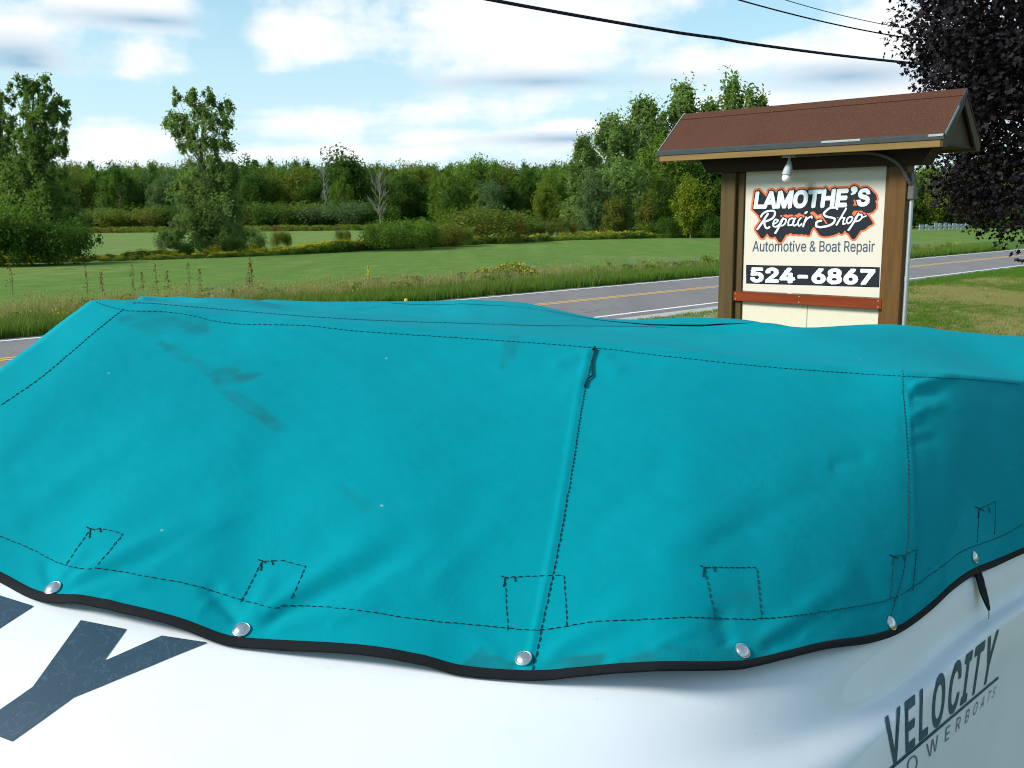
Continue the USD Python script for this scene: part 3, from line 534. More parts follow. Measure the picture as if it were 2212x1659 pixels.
M['decal'] = q.pbr('slate_blue_decal', base_color=q.mix(sc2, q.mix(q.noise(o, 9, 4, 0.6), (0.018, 0.042, 0.066), (0.028, 0.058, 0.086)), (0.09, 0.14, 0.17)), roughness=0.6, specular_ior_level=0.15)
M['decal_dark'] = simple('dark_teal_decal', (0.022, 0.055, 0.072), 0.4)
M['decal_grey'] = simple('grey_decal', (0.10, 0.11, 0.15), 0.45)
z5 = lambda L: [(x * .35, 1078.5 + y * .35) for x, y in L]; z7 = lambda L: [(1437.8 + x * .35, 1078.5 + y * .35) for x, y in L]
part('large_letter', drape(Polygon(z5([(500, 750), (780, 805), (640, 1003), (1000, 845), (1278, 887), (455, 1225), (75, 1497), (0, 1468), (-150, 1400), (-150, 1395), (0, 1302), (205, 1160)])), look_hull, .0009), M['decal'], boat)
part('large_letter', drape(Polygon(z5([(-200, 540), (0, 597), (207, 662), (0, 797), (-200, 930)])), look_hull, .0009), M['decal'], boat)
V_ = MultiPolygon([affinity.scale(p_, .80, 1.0) for p_ in text_poly('VELOCITY', True, .012).geoms])
part('hull_lettering', drape(warp(V_, z7([(1372, 1650), (2000, 1108), (2052, 815), (1352, 1362)])), look_hull, .0008, 5), M['decal_dark'], boat)
part('lettering_underline', drape(Polygon(z7([(1300, 1722), (2050, 1092), (2053, 1106), (1306, 1742)])), look_hull, .0008, 6), M['decal_dark'], boat)
P_ = text_poly('P  O  W  E  R  B  O  A  T  S', False, -.012)
part('hull_lettering', drape(warp(P_, z7([(1365, 1832), (2022, 1218), (2040, 1150), (1330, 1740)])), look_hull, .0008, 5), M['decal_grey'], boat)
# strap end hanging out under the hem
rr = look_hull([(2106, 1240), (2107, 1258), (2108, 1276), (2111, 1296), (2113, 1312)])
if not np.isnan(rr).any():
    sw = [.0095, .0095, .0085, .0060, .0020]; sd = np.array([.73, .68, 0]); lift = [.004, .006, .008, .011, .013]
    L_ = [r_[:3] + r_[3:] * l_ for r_, l_ in zip(rr, lift)]
    v = np.array([p_ + s_ * sd * w_ + r_[3:] * h_ for p_, w_, r_ in zip(L_, sw, rr) for s_, h_ in ((-1, 0), (1, 0), (1, .002), (-1, .002))])
    m = trimesh.util.concatenate([trimesh.convex.convex_hull(v[a * 4:a * 4 + 8]) for a in range(4)])
    part('strap_end', m, M['binding'], cover)
    v2 = v.reshape(5, 4, 3)[2:, [1, 2]] + sd * .0006
    part('frayed_edge', cat_mesh([tube(curve(np.vstack([v2[0, 0] + sd * a + (0, 0, b), v2[1, 0] + sd * (a * .4 + .001), v2[2, 0] + sd * .001 + (0, 0, -.012 * (1 + a * 60))]), 8), .0009, 5) for a, b in ((0, .006), (.002, 0), (.0035, -.004))]), M['fence'], cover)
# ------------------------------------------------------------------ the roofed sign
SA = at(1904, 640, 7.9); SE = np.array([0.731, -0.682, 0]); SE /= np.linalg.norm(SE); SNn = np.array([-SE[1], SE[0], 0]) * -1   # SNn faces the viewer
if SNn @ (CAM - SA) < 0: SNn = -SNn
sign = thing('roofed_sign', 'brown roofed roadside sign with cream panel advertising automotive and boat repair', 'sign', (SA[0], SA[1], 0.0), math.atan2(SE[1], SE[0]))
# local x runs along the sign to the right, local y away from the viewer, z up
def sb(name, x0, x1, y0, y1, z0, z1, mat, bev=.004, parent=None, **k): return part(name, box(x0, x1, y0, y1, z0, z1, bev), M[mat], parent or sign, **k)
sb('post', -1.500, -1.352, -.055, .095, 0, 2.955, 'post', .006); sb('post', .028, .172, -.055, .095, 0, 2.955, 'post_warm', .006)
sb('inner_trim', -1.350, -1.283, -.018, .03, .25, 2.893, 'post'); sb('inner_trim', -.012, .026, -.018, .03, .25, 2.893, 'post_warm')
hb = trimesh.creation.extrude_polygon(Polygon([(-1.70, 3.02), (-1.62, 2.895), (.29, 2.895), (.37, 3.02)]), .22, engine='earcut'); hb.apply_transform(trimesh.transformations.rotation_matrix(math.pi / 2, [1, 0, 0])); hb.apply_translation([0, .12, 0])
part('header_beam', hb, M['beam'], sign)
panel = sb('sign_panel', -1.2815, -.0135, 0.0, .018, 1.835, 2.905, 'panel', .002)
sb('lower_panel', -1.2815, -.6465, .003, .02, .30, 1.79, 'plywood', .002); sb('lower_panel', -.6435, -.0135, .005, .022, .30, 1.79, 'plywood', .002)
rail = sb('bottom_rail', -1.345, .024, -.046, -.021, 1.745, 1.832, 'rail', .003)
for sx_, sz_ in ((-1.32, 1.812), (-1.32, 1.762), (-.70, 1.814), (-.005, 1.815), (-.005, 1.765), (-.70, 1.765)):
    c_ = trimesh.creation.cylinder(.006, .004, sections=12); c_.apply_transform(trimesh.transformations.rotation_matrix(math.pi / 2, [1, 0, 0])); c_.apply_translation([sx_, -.0475, sz_]); part('screw', c_, M['screw'], rail)
# roof
RL_, RR_, RY, RZ, EY, EZ, BY_, BZ = -2.00, .53, .085, 3.452, -.34, 3.088, .51, 3.088
def slab(prof, x0, x1):
    m = trimesh.creation.extrude_polygon(Polygon(prof), x1 - x0, engine='earcut'); v = m.vertices
    return trimesh.Trimesh(np.c_[v[:, 2] + x0, v[:, 0], v[:, 1]], m.faces)
rf = slab([(EY, EZ), (RY, RZ), (RY, RZ - .022), (EY + .004, EZ - .014)], RL_, RR_); rf.fix_normals()
part('front_roof_slope', rf, M['roofing'], sign)
rb = slab([(BY_, BZ), (RY + .0005, RZ), (RY + .0005, RZ - .022), (BY_ - .004, BZ - .014)], RL_, RR_); rb.fix_normals()
part('rear_roof_slope', rb, M['roofing'], sign)
nrm = np.array([RZ - EZ, -(RY - EY)]); nrm = np.array([-(RZ - EZ), (RY - EY)]) / math.hypot(RZ - EZ, RY - EY)
def on_slope(t, h): return (EY + (RY - EY) * t + nrm[0] * h, EZ + (RZ - EZ) * t + nrm[1] * h)
cap = slab([on_slope(.845, .001), on_slope(.845, .006), on_slope(1.0, .007), (RY + .03, RZ - .02), (RY + .03, RZ - .03), on_slope(.99, .001)], RL_ - .002, RR_ + .002); cap.fix_normals()
part('ridge_cap', cap, M['roofing'], sign)
part('drip_edge', slab([on_slope(.0, .003), on_slope(.035, .003), on_slope(.035, -.03), (EY - .006, EZ - .03), (EY - .006, EZ + .002)], RL_ - .004, RR_ + .004), M['drip'], sign)
for a_, b_ in ((-.42, -.10), (.42, .528)): part('chipped_edge', slab([on_slope(.0, .0045), on_slope(.02, .0045), on_slope(.02, .003), (EY - .008, EZ - .006), (EY - .008, EZ + .004)], a_, b_), M['drip_pale'], sign)
for xx in (RL_ - .004, RR_ + .001):
    part('rake_edge', slab([on_slope(.02, .008), on_slope(1.0, .008), on_slope(1.0, -.03), on_slope(.02, -.03)], xx, xx + .006), M['drip_pale' if xx < 0 else 'drip'], sign)
part('chipped_edge', slab([on_slope(.02, .0095), on_slope(.62, .0095), on_slope(.62, -.012), on_slope(.02, -.012)], RR_ + .0075, RR_ + .0095), M['drip_pale'], sign)
sb('fascia_board', RL_ + .02, RR_ - .02, EY + .002, EY + .028, EZ - .085, EZ - .018, 'fascia', .003)
sb('rear_fascia_board', RL_ + .02, RR_ - .02, BY_ - .028, BY_ - .002, BZ - .085, BZ - .018, 'fascia', .003)
sb('soffit', RL_ + .03, RR_ - .03, EY + .030, BY_ - .030, EZ - .066, EZ - .050, 'beam', .0)
for xx in (RL_ + .045, RR_ - .065):
    g_ = slab([(EY + .032, EZ - .047), (BY_ - .032, BZ - .047), (BY_ - .06, BZ - .020), (RY, RZ - .035), (EY + .06, EZ - .020)], xx, xx + .02); g_.fix_normals(); part('gable_board', g_, M['gable'], sign)
    for (y0_, s_) in ((EY, 1), (BY_, -1)):
        x1_ = RR_ - .022 if xx > -1 else RL_ + .003
        r_ = slab([(y0_ + s_ * .006, EZ - .083), (y0_ + s_ * .09, EZ - .083), (RY - s_ * .006, RZ - .115), (RY - s_ * .006, RZ - .032), (y0_ + s_ * .006, EZ - .018)], x1_, x1_ + .018); r_.fix_normals(); part('barge_board', r_, M['gable'], sign)
# lettering, traced on the plane of the panel
def on_sign(c):
    c = np.asarray(c); x = (2850 + c[:, 0] * .3316) * .553; y = (650 + c[:, 1] * .3316) * .553
    d = ray(x, y); t_ = ((SA - CAM) @ SNn) / (d @ SNn); P3 = CAM + d * t_[:, None]; return np.c_[(P3 - SA) @ SE, P3[:, 2]]
def letter(name, poly, depth, mat, base=0.0):
    pg = shapely.transform(poly.segmentize(25) if poly.area > 100 else poly, on_sign).buffer(0)
    ms = []
    for gm in getattr(pg, 'geoms', [pg]):
        m = trimesh.creation.extrude_polygon(gm, depth - base, engine='earcut'); v = m.vertices.copy()
        mm = trimesh.Trimesh(np.c_[v[:, 0], -(base + v[:, 2]) - .0002, v[:, 1]], m.faces); mm.fix_normals(); ms.append(mm)
    part(name, cat_mesh(ms), M[mat], panel)
lam = warp(text_poly('LAMOTHE', True, .055), [(283, 486), (1388, 464), (1412, 276), (308, 312)])
ss_ = warp(text_poly('S', True, .05), [(1488, 458), (1652, 452), (1668, 268), (1512, 276)])
apo = Polygon([(1440, 250), (1470, 236), (1503, 248), (1505, 285), (1480, 318), (1440, 335), (1432, 325), (1462, 296), (1440, 290), (1434, 272)]).buffer(4)
def stroke(pts, w): return LineString(curve(pts, 60)).buffer(w, cap_style='round')
def pen(strokes): 
    u_ = unary_union([stroke(p_, w_ * 1.15) for p_, w_ in strokes]); return u_
SCRIPT = [([(452, 560), (400, 640), (330, 738)], 11), ([(372, 592), (400, 552), (450, 528), (510, 522), (538, 545), (525, 590), (470, 632), (410, 650)], 10), ([(410, 650), (418, 700), (440, 728), (470, 715)], 10),
          ([(512, 678), (555, 660), (572, 635), (548, 625), (520, 655), (515, 695), (540, 712), (580, 690), (605, 660)], 8), ([(632, 612), (590, 700), (540, 785)], 10), ([(600, 660), (640, 618), (668, 628), (655, 672), (615, 698), (588, 690)], 8),
          ([(770, 618), (730, 612), (695, 650), (692, 694), (722, 692), (765, 630)], 8), ([(778, 612), (748, 672), (758, 698), (792, 682)], 8), ([(842, 608), (808, 672), (818, 700), (850, 678)], 8), ([(912, 536), (892, 552)], 9), ([(905, 600), (868, 706)], 9), ([(886, 660), (925, 610), (968, 588), (970, 606)], 8),
          ([(1268, 500), (1255, 484), (1200, 486), (1140, 522), (1112, 560), (1140, 590), (1200, 602), (1244, 622), (1230, 660), (1160, 700), (1070, 715), (1020, 700), (1024, 664), (1080, 640)], 11),
          ([(1375, 496), (1320, 590), (1262, 688)], 9), ([(1288, 648), (1330, 604), (1356, 606), (1340, 650), (1338, 680), (1362, 672)], 8), ([(1436, 592), (1400, 606), (1380, 645), (1396, 672), (1432, 650), (1450, 606), (1436, 592)], 8),
          ([(1520, 556), (1470, 650), (1402, 750)], 10), ([(1478, 628), (1520, 572), (1556, 566), (1560, 596), (1520, 640), (1484, 648)], 8), ([(1556, 606), (1612, 582)], 6)]
scr = pen(SCRIPT)
def sweep(pg, v, n=9): return unary_union([affinity.translate(pg, v[0] * k / n, v[1] * k / n) for k in range(n + 1)])
white = unary_union([lam, ss_, apo]); 
black = unary_union([sweep(white, (62, 62)).buffer(13), sweep(scr, (56, 84)).buffer(13)]).buffer(8).buffer(-8)
black = unary_union([black, Polygon([(300, 470), (1600, 460), (1600, 520), (340, 545)])])
letter('lettering_outline', black.buffer(21), .0010, 'ink_orange'); letter('lettering_shadow', black, .0020, 'ink_black', .0011)
letter('shop_name', white, .0030, 'ink_white', .0021); letter('script_lettering', scr, .0030, 'ink_white', .0021)
tp_ = text_poly('Automotive & Boat Repair', False, .012)
letter('service_line', warp(tp_, [(268, 1000), (1708, 1004), (1713, 880), (276, 880)]), .0012, 'ink_grey')
letter('number_band', Polygon([(195, 1160), (1770, 1187), (1762, 1425), (195, 1380)]), .0010, 'ink_black')
ph = text_poly('524-6867', True, .050)
letter('phone_number', warp(ph, [(242, 1352), (1712, 1384), (1722, 1222), (246, 1200)]), .0020, 'ink_white', .0011)
# lamp under the eave, conduit and junction box
LX, LY = -.765, -.20
base_ = trimesh.creation.cylinder(.062, .030, sections=28); base_.apply_translation([LX, LY, 3.006]); part('lamp_base', base_, M['lampgrey'], sign, smooth=40)
neck = tube([(LX, LY, 2.992), (LX + .002, LY - .003, 2.965), (LX + .004, LY - .006, 2.945)], .011, 10); kn = trimesh.creation.icosphere(2, .018); kn.apply_translation([LX + .004, LY - .006, 2.952]); part('lamp_swivel', cat_mesh([neck, kn]), M['lampgrey'], sign, smooth=40)
tilt_ = trimesh.transformations.rotation_matrix(math.radians(7), [0, 1, 0]) @ trimesh.transformations.rotation_matrix(math.radians(-6), [1, 0, 0])
sh = trimesh.creation.revolve(np.array([(0, 0), (.020, 0), (.024, -.012), (.030, -.030), (.038, -.060), (.043, -.098), (.040, -.100), (.034, -.066), (0, -.06)]), sections=28); sh.apply_transform(tilt_); sh.apply_translation([LX + .005, LY - .006, 2.945]); sh.fix_normals(); part('lamp_shade', sh, M['lampgrey'], sign, smooth=40)
bl = trimesh.creation.revolve(np.array([(0, -.064), (.018, -.066), (.028, -.090), (.036, -.112), (.0375, -.130), (.030, -.147), (.016, -.156), (0, -.158)]), sections=28); bl.apply_transform(tilt_); bl.apply_translation([LX + .005, LY - .006, 2.945]); bl.fix_normals(); part('bulb', bl, M['bulb'], sign, smooth=60)
cpts = CubicSpline(np.arange(9), [(LX + .06, -.20, 3.004), (LX + .25, -.18, 3.004), (-.30, -.14, 3.006), (-.12, -.13, 3.000), (.02, -.12, 2.965), (.115, -.10, 2.900), (.165, -.075, 2.820), (.190, -.045, 2.760), (.196, -.02, 2.72)])(np.linspace(0, 8, 60))
part('flexible_conduit', tube(cpts, .014 + .0016 * np.sin(np.arange(60) * 2.1), 10), M['galv_dark'], sign, smooth=50)
sb('junction_box', .176, .232, -.045, .035, 2.625, 2.735, 'galv_dark', .008); sb('conduit_bracket', .174, .20, -.03, .05, 2.735, 2.84, 'galv_dark', .003)
part('conduit', tube([(.199, -.008, 2.63), (.199, -.008, 0.0)], .0165, 14), M['galv'], sign, smooth=50)
part('conduit_coupling', tube([(.199, -.008, 2.02), (.199, -.008, 1.98)], .0200, 14), M['galv'], sign, smooth=50)

# ------------------------------------------------------------------ overhead cables
def cable(x0, y0, x1, y1, z, rad, label, sag, ext=(25, 60), kink=0.0):
    a_, b_ = on_ground(np.array([x0, x1]), np.array([y0, y1]), z); d = b_ - a_; L_ = np.linalg.norm(d); d /= L_
    s_ = np.linspace(-ext[0], L_ + ext[1], 160); p_ = a_ + s_[:, None] * d; p_[:, 2] += sag * ((s_ - L_ / 2) ** 2 / (L_ / 2) ** 2 - 1)
    if kink: p_[:, 2] += kink * np.exp(-((s_ - L_ * .42) / .5) ** 2)
    tag(part('overhead_cable', tube(p_, rad, 10), M['cable'], smooth=50), label, 'cable')
cable(1063, 0, 2000, 139, 6.6, .034, 'thick black overhead cable running lowest across the sky behind the sign', .12, kink=.02)
cable(1597, 0, 1990, 86, 8.4, .021, 'thin dark overhead wire between the thick cable and the topmost wire', .10)
cable(1697, 0, 1995, 66, 9.2, .013, 'thinnest topmost overhead wire at the upper right of the sky', .10)

# ------------------------------------------------------------------ trees
def leaf_quads(c, size, rng, outward=None, aspect=.55):
    n = len(c); nr = rng.normal(size=(n, 3)); nr[:, 2] += .5
    if outward is not None: nr += outward * 1.0
    nr /= np.linalg.norm(nr, axis=1, keepdims=True); t_ = np.cross(nr, rng.normal(size=(n, 3))); t_ /= np.linalg.norm(t_, axis=1, keepdims=True); b_ = np.cross(nr, t_)
    s_ = (size * rng.uniform(.6, 1.3, n))[:, None]
    v = np.stack([c - t_ * s_ * .6, c - b_ * s_ * .5 * aspect - t_ * s_ * .05, c + t_ * s_ * .6, c + b_ * s_ * .5 * aspect], 1).reshape(-1, 3)
    i_ = np.arange(n)[:, None] * 4
    return v, np.vstack([i_ + [0, 1, 2], i_ + [0, 2, 3]])
def crown_points(clumps, radii, per, rng, shell=False, tall=1.05):
    k = np.repeat(np.arange(len(clumps)), per); d = rng.normal(size=(len(k), 3)); d /= np.linalg.norm(d, axis=1, keepdims=True)
    r_ = rng.uniform(.12, 1.25, len(k)) ** .62 if shell else np.minimum(np.abs(rng.normal(0, .56, len(k))), 1.2); return clumps[k] + d * (radii[k] * r_)[:, None] * np.array([1 / math.sqrt(tall / 1.05), 1 / math.sqrt(tall / 1.05), tall]), d
def limbs(base_h, H, clumps, r0_, rng, lean=(0, 0), n=14):
    tr = np.array([(lean[0] * max(z_ / H, 0) ** 1.5, lean[1] * max(z_ / H, 0) ** 1.5, z_) for z_ in np.linspace(-.15, H * .9, 9)]); tr[1:-1, :2] += rng.normal(0, .012 * H, (7, 2))
    trunk = tube(tr, np.linspace(r0_, r0_ * .15, 9), 7); br = []
    for c_ in clumps[rng.choice(len(clumps), min(n, len(clumps)), replace=False)]:
        z_ = max(base_h, c_[2] - rng.uniform(.15, .4) * H * .5); z_ = min(z_, H * .8)
        s_ = np.array([np.interp(z_, tr[:, 2], tr[:, 0]), np.interp(z_, tr[:, 2], tr[:, 1]), z_]); m_ = (s_ + c_) / 2 + rng.normal(0, .02 * H, 3); m_[2] += .02 * H
        br.append(tube(curve([s_, m_, c_], 6), np.linspace(r0_ * .36 * (1 - z_ / H * .6), r0_ * .05, 6), 5, False))
    return trunk, (cat_mesh(br) if br else None)
def shape_poplar(rng, H, R, nleaf, size, base=.18, gaps=1.0, lean=(0, 0)):
    cl, rad = [], []
    for _ in range(int(46 * gaps)):
        f = rng.uniform(base, 1.0); prof = R * (.55 + .6 * math.sin(math.pi * min(1, max(0, (f - base) / (1 - base))) ** .8)) * (1 - .55 * max(0, f - .72) / .28)
        a_ = rng.uniform(0, 2 * math.pi); rr_ = prof * math.sqrt(rng.uniform(.05, 1.0)); cl.append((rr_ * math.cos(a_) + lean[0] * f ** 1.5, rr_ * math.sin(a_) + lean[1] * f ** 1.5, f * H * .96)); rad.append(rng.uniform(.24, .46) * R * (1.15 - .4 * f))
    cl.append((lean[0], lean[1], H * .97)); rad.append(.16 * R)
    cl, rad = np.array(cl), np.array(rad); k = max(8, nleaf // len(cl)); c_, d_ = crown_points(cl, rad, k, rng, tall=1.6); c_[:, 2] += (rng.uniform(size=len(c_)) - .4) * rad.mean() * .8
    c_[:, 2] = np.maximum(c_[:, 2], .1); return leaf_quads(c_, size, rng, d_ * .5), limbs(base * H, H, cl, H * .016 + .05, rng, lean, 18)
def shape_round(rng, H, R, nleaf, size, base=.10, flat=1.0, n=60):
    d = rng.normal(size=(n, 3)); d /= np.linalg.norm(d, axis=1, keepdims=True); cz = H * (1 + base) / 2; hz_ = H * (1 - base) / 2
    cl = d * np.array([R, R, hz_]) * rng.uniform(.30, .95, n)[:, None]; cl[:, 2] *= flat; cl[:, 2] += cz; cl[:, :2] *= (1.0 + .25 * np.clip((cz - cl[:, 2]) / hz_, -1, 1))[:, None]; rad = rng.uniform(.13, .40, n) * min(R, hz_)
    k = max(8, nleaf // n); c_, d_ = crown_points(cl, rad, k, rng, True); c_[:, 2] = np.maximum(c_[:, 2], .04); return leaf_quads(c_, size, rng, d_ * .9), limbs(base * H + .1, H * .8, cl, H * .016 + .04, rng)
def shape_bush(rng, H, R, nleaf, size, n=34):
    a_ = rng.uniform(0, 2 * math.pi, n); r_ = R * .8 * np.sqrt(rng.uniform(0, 1, n)); cl = np.c_[r_ * np.cos(a_), r_ * np.sin(a_), H * (.18 + .62 * rng.uniform(0, 1, n) * (1 - .55 * (r_ / R) ** 2))]; rad = rng.uniform(.12, .36, n) * H
    k = max(8, nleaf // n); c_, d_ = crown_points(cl, rad, k, rng, True); c_[:, 2] = np.clip(c_[:, 2], .02, None); return leaf_quads(c_, size, rng, d_ * .8), (None, None)
def build_tree(name, made, leaf, label, cat, loc, rz=0.0, sc=1.0, group=None, bark='bark'):
    (lv, (trunk, br)) = made; t_ = thing(name, label, cat, loc, rz, sc, group)
    part('crown' if trunk is not None else 'foliage', lv, LEAF[leaf], t_)
    if trunk is not None: part('trunk', trunk, M[bark], t_, smooth=True)
    if br is not None: part('branches', br, M[bark], t_)
    return t_
PROTO = {}
UNIT = {  # unit shapes: height 10 m trees, height 2.4 m bushes
 'poplar_a': lambda r_: shape_poplar(r_, 10, 2.6, 24000, .26, .04, 1.9), 'poplar_b': lambda r_: shape_poplar(r_, 10, 2.1, 14000, .25, .04, 1.9), 'poplar_c': lambda r_: shape_poplar(r_, 10, 3.2, 16000, .28, .03, 2.0),
 'round_a': lambda r_: shape_round(r_, 10, 4.4, 11000, .36), 'round_b': lambda r_: shape_round(r_, 10, 3.6, 10000, .34, .03), 'round_c': lambda r_: shape_round(r_, 10, 5.2, 12000, .38, .03, n=80),
 'bush_a': lambda r_: shape_bush(r_, 2.4, 1.9, 6000, .13), 'bush_b': lambda r_: shape_bush(r_, 2.4, 2.6, 7000, .135, 46), 'bush_c': lambda r_: shape_bush(r_, 2.4, 1.3, 5000, .12)}
UH = lambda s_: 2.15 if s_.startswith('bush') else 10.0
MADE = {}
def plant(name, shape, leaf, x, y0, y1, Z=None, label=None, cat='tree', group=None, wide=1.0, seed=0):
    """Stands a tree where the ground is seen at (x, y0) (or at depth Z), as tall as its top is seen at y1."""
    gpt = on_ground(x, y0) if Z is None else CAM + Z * ray(x, 464.0); gpt = np.array([gpt[0], gpt[1], 0.0]); Zc = (gpt - CAM) @ fw
    topz = at(x, y1, Zc)[2]; h_ = topz / UH(shape); rg = np.random.default_rng(1000 + seed + int(x * 7 + y1)); rz = rg.uniform(0, 6.28)
    sc_ = (h_ * wide * rg.uniform(.92, 1.08), h_ * wide * rg.uniform(.92, 1.08), h_); key_ = (shape, leaf)
    if key_ in PROTO: return copy_of(PROTO[key_], name, label, cat, gpt, rz, sc_, group)
    if shape not in MADE: MADE[shape] = UNIT[shape](np.random.default_rng(hash_(shape)))
    PROTO[key_] = build_tree(name, MADE[shape], leaf, label, cat, gpt, rz, sc_, group); return PROTO[key_]
def hash_(s_): return sum(ord(c_) * (i_ * 31 + 7) for i_, c_ in enumerate(s_))
# tall trees in the fields
def solo(name, x, y0, y1, made_fn, leaf, label, cat='tree', **k):
    gpt = on_ground(x, y0); Zc = (gpt - CAM) @ fw; H = at(x, y1, Zc)[2]; px_m = Zc / FPX * SC   # metres per photo pixel there
    return build_tree(name, made_fn(H, px_m), leaf, label, cat, (gpt[0], gpt[1], 0), **k)
rg = np.random.default_rng(21)
def clump_tree(xb, yb, adds, seed, trunks, per=125, size=.16, nbr=80):
    """A ragged tree: crown masses (centre, half width, half height, clumps, clump size) as they stand in the photograph, at the tree's own distance."""
    def fn(H, m_):
        r_ = np.random.default_rng(seed); cl, rad = [], []
        for xc, yc, rx_, ry_, n_, rr in adds:
            for _ in range(int(n_ * 1.9)):
                a_ = r_.uniform(0, 6.28); q_ = math.sqrt(r_.uniform(0, 1)); cl.append(((xc - xb + rx_ * q_ * math.cos(a_)) * m_, r_.normal(0, rx_ * .5) * m_, (yb - yc + ry_ * q_ * math.sin(a_)) * m_)); rad.append(r_.uniform(.5, 1.25) * rr * 1.25 * m_)
        cl_, rad_ = np.array(cl), np.array(rad); c_, d_ = crown_points(cl_, rad_, per, r_, tall=1.35); c_[:, 2] = np.maximum(c_[:, 2], .05)
        lv = leaf_quads(c_, size, r_, d_ * .3); tr = [tube(curve([(x_ * m_, y_ * m_, z_ * m_) for x_, y_, z_ in tk], 20), np.linspace(w0 * m_, w1 * m_, 20), 8) for tk, w0, w1 in trunks]; br = []
        tp = np.array(trunks[0][0]) * m_
        for c0 in cl_[r_.choice(len(cl_), min(nbr, len(cl_)), replace=False)]:
            z_ = max(c0[2] * r_.uniform(.55, .85), .6); s_ = np.array([np.interp(z_, tp[:, 2], tp[:, 0]), 0, z_]); br.append(tube(curve([s_, (s_ + c0) / 2 + (0, 0, -.15), c0], 6), np.linspace(1.1 * m_, .3 * m_, 6), 5, False))
        return lv, (cat_mesh(tr), cat_mesh(br))
    return fn
solo('poplar_tree', 455, 549, 205, clump_tree(455, 548, [(455, 235, 26, 22, 11, 8), (472, 216, 9, 18, 6, 6), (440, 222, 10, 16, 4, 6), (402, 224, 10, 16, 5, 6), (450, 280, 66, 30, 30, 10), (505, 258, 18, 30, 10, 8), (394, 276, 22, 22, 9, 9), (460, 322, 56, 18, 24, 10),
    (470, 385, 58, 40, 50, 13), (405, 420, 34, 26, 16, 11), (465, 450, 68, 40, 60, 14), (475, 510, 62, 34, 56, 13), (430, 480, 48, 30, 28, 12), (372, 506, 20, 8, 8, 8)], 5, [([(-.5, 0, -2), (6, 0, 60), (-6, 0, 190), (0, 0, 270), (10, 0, 325)], 6, .9), ([(22, 8, -2), (32, 6, 90), (28, 4, 200), (40, 0, 280)], 4, .7)]), 'poplar', 'lone tall ragged poplar standing in the weeds between the two fields')
solo('poplar_tree', 90, 563, 180, clump_tree(90, 562, [(95, 205, 24, 22, 9, 8), (125, 205, 22, 26, 9, 8), (110, 245, 46, 28, 18, 9), (165, 243, 20, 22, 8, 7), (100, 300, 38, 36, 26, 11), (150, 280, 28, 28, 11, 9), (138, 325, 28, 18, 10, 9), (90, 345, 42, 26, 22, 12),
    (95, 400, 62, 46, 54, 14), (100, 460, 70, 46, 60, 15), (112, 520, 72, 38, 60, 14)], 8, [([(5, 0, -2), (0, 0, 100), (4, 0, 220), (16, 0, 345)], 6, .9)]), 'poplar_dark', 'tallest poplar of the left clump, its open crown leaning out to the right')
solo('poplar_tree', 25, 561, 222, clump_tree(25, 560, [(36, 222, 26, 22, 10, 8), (12, 240, 24, 26, 10, 8), (28, 285, 40, 34, 26, 10), (20, 345, 44, 34, 30, 12), (25, 420, 50, 50, 44, 14), (30, 500, 56, 50, 50, 14)], 9, [([(0, 0, -2), (3, 0, 120), (6, 0, 320)], 6, .9)]), 'poplar_dark', 'left poplar with pale feathery top beside the tallest of the left clump')
solo('poplar_tree', -40, 560, 200, clump_tree(-40, 560, [(-30, 215, 36, 24, 12, 9), (-40, 280, 50, 50, 34, 12), (-40, 380, 60, 60, 50, 14), (-40, 490, 66, 60, 50, 14)], 10, [([(0, 0, -2), (3, 0, 120), (6, 0, 330)], 6, .9)]), 'poplar_dark', 'poplar cut off by the left edge of the picture')
for i_, (x, y0, y1, lf, w_, lb) in enumerate([(20, 575, 420, 'mid', 1.0, 'lighter green shrubby tree low in front of the left poplars'), (75, 574, 470, 'dark', 1.1, 'dark shrub at the foot of the left poplars'), (140, 570, 470, 'dark', 1.0, 'dark drooping shrub at the right foot of the left poplars'), (-30, 576, 450, 'dark', 1.1, 'dark shrub at the left picture edge under the poplars')]):
    plant('shrub', 'bush_c' if y1 < 440 else 'bush_a', lf, x, y0, y1, label=lb, cat='shrub', wide=w_ * .75, seed=i_)
# the right-hand stand of tall poplars behind the near field
for i_, (x, y0, y1, sh_, lf, w_, lb) in enumerate([
 (1262, 508, 300, 'poplar_b', 'poplar', 1.1, 'leftmost and lowest poplar of the right-hand stand'), (1318, 505, 262, 'poplar_a', 'poplar', 1.0, 'second poplar from the left in the right-hand stand'), (1388, 503, 226, 'poplar_a', 'poplar', 1.0, 'pointed poplar with a pale bare stem in the right-hand stand'),
 (1466, 501, 194, 'poplar_b', 'poplar', 1.1, 'slim open-topped poplar left of the sign roof'), (1580, 500, 186, 'poplar_c', 'poplar', .95, 'tall poplar rising behind the left part of the sign roof'), (1636, 499, 222, 'poplar_b', 'mid', .9, 'poplar whose tip just shows above the sign roof'),
 (1425, 507, 300, 'poplar_c', 'mid', 1.0, 'mid green tree between the pointed and the slim poplar'), (1345, 510, 335, 'round_b', 'poplar', 1.0, 'broad leafy tree low in the middle of the right-hand stand'), (1285, 512, 365, 'round_b', 'grey', .9, 'greyish tree at the left foot of the right-hand stand'),
 (1525, 506, 300, 'round_b', 'dark', 1.0, 'dark tree close behind the left post of the sign'), (1530, 500, 238, 'poplar_a', 'mid', 1.0, 'leafy poplar just left of the sign roof corner')]):
    plant('poplar_tree' if sh_.startswith('poplar') else 'broadleaf_tree', sh_, lf, x, y0, y1, label=lb, wide=w_, seed=i_)
plant('broadleaf_tree', 'round_b', 'yellow', 1492, 514, 377, label='yellow-green rounded tree standing just left of the sign', wide=.95)
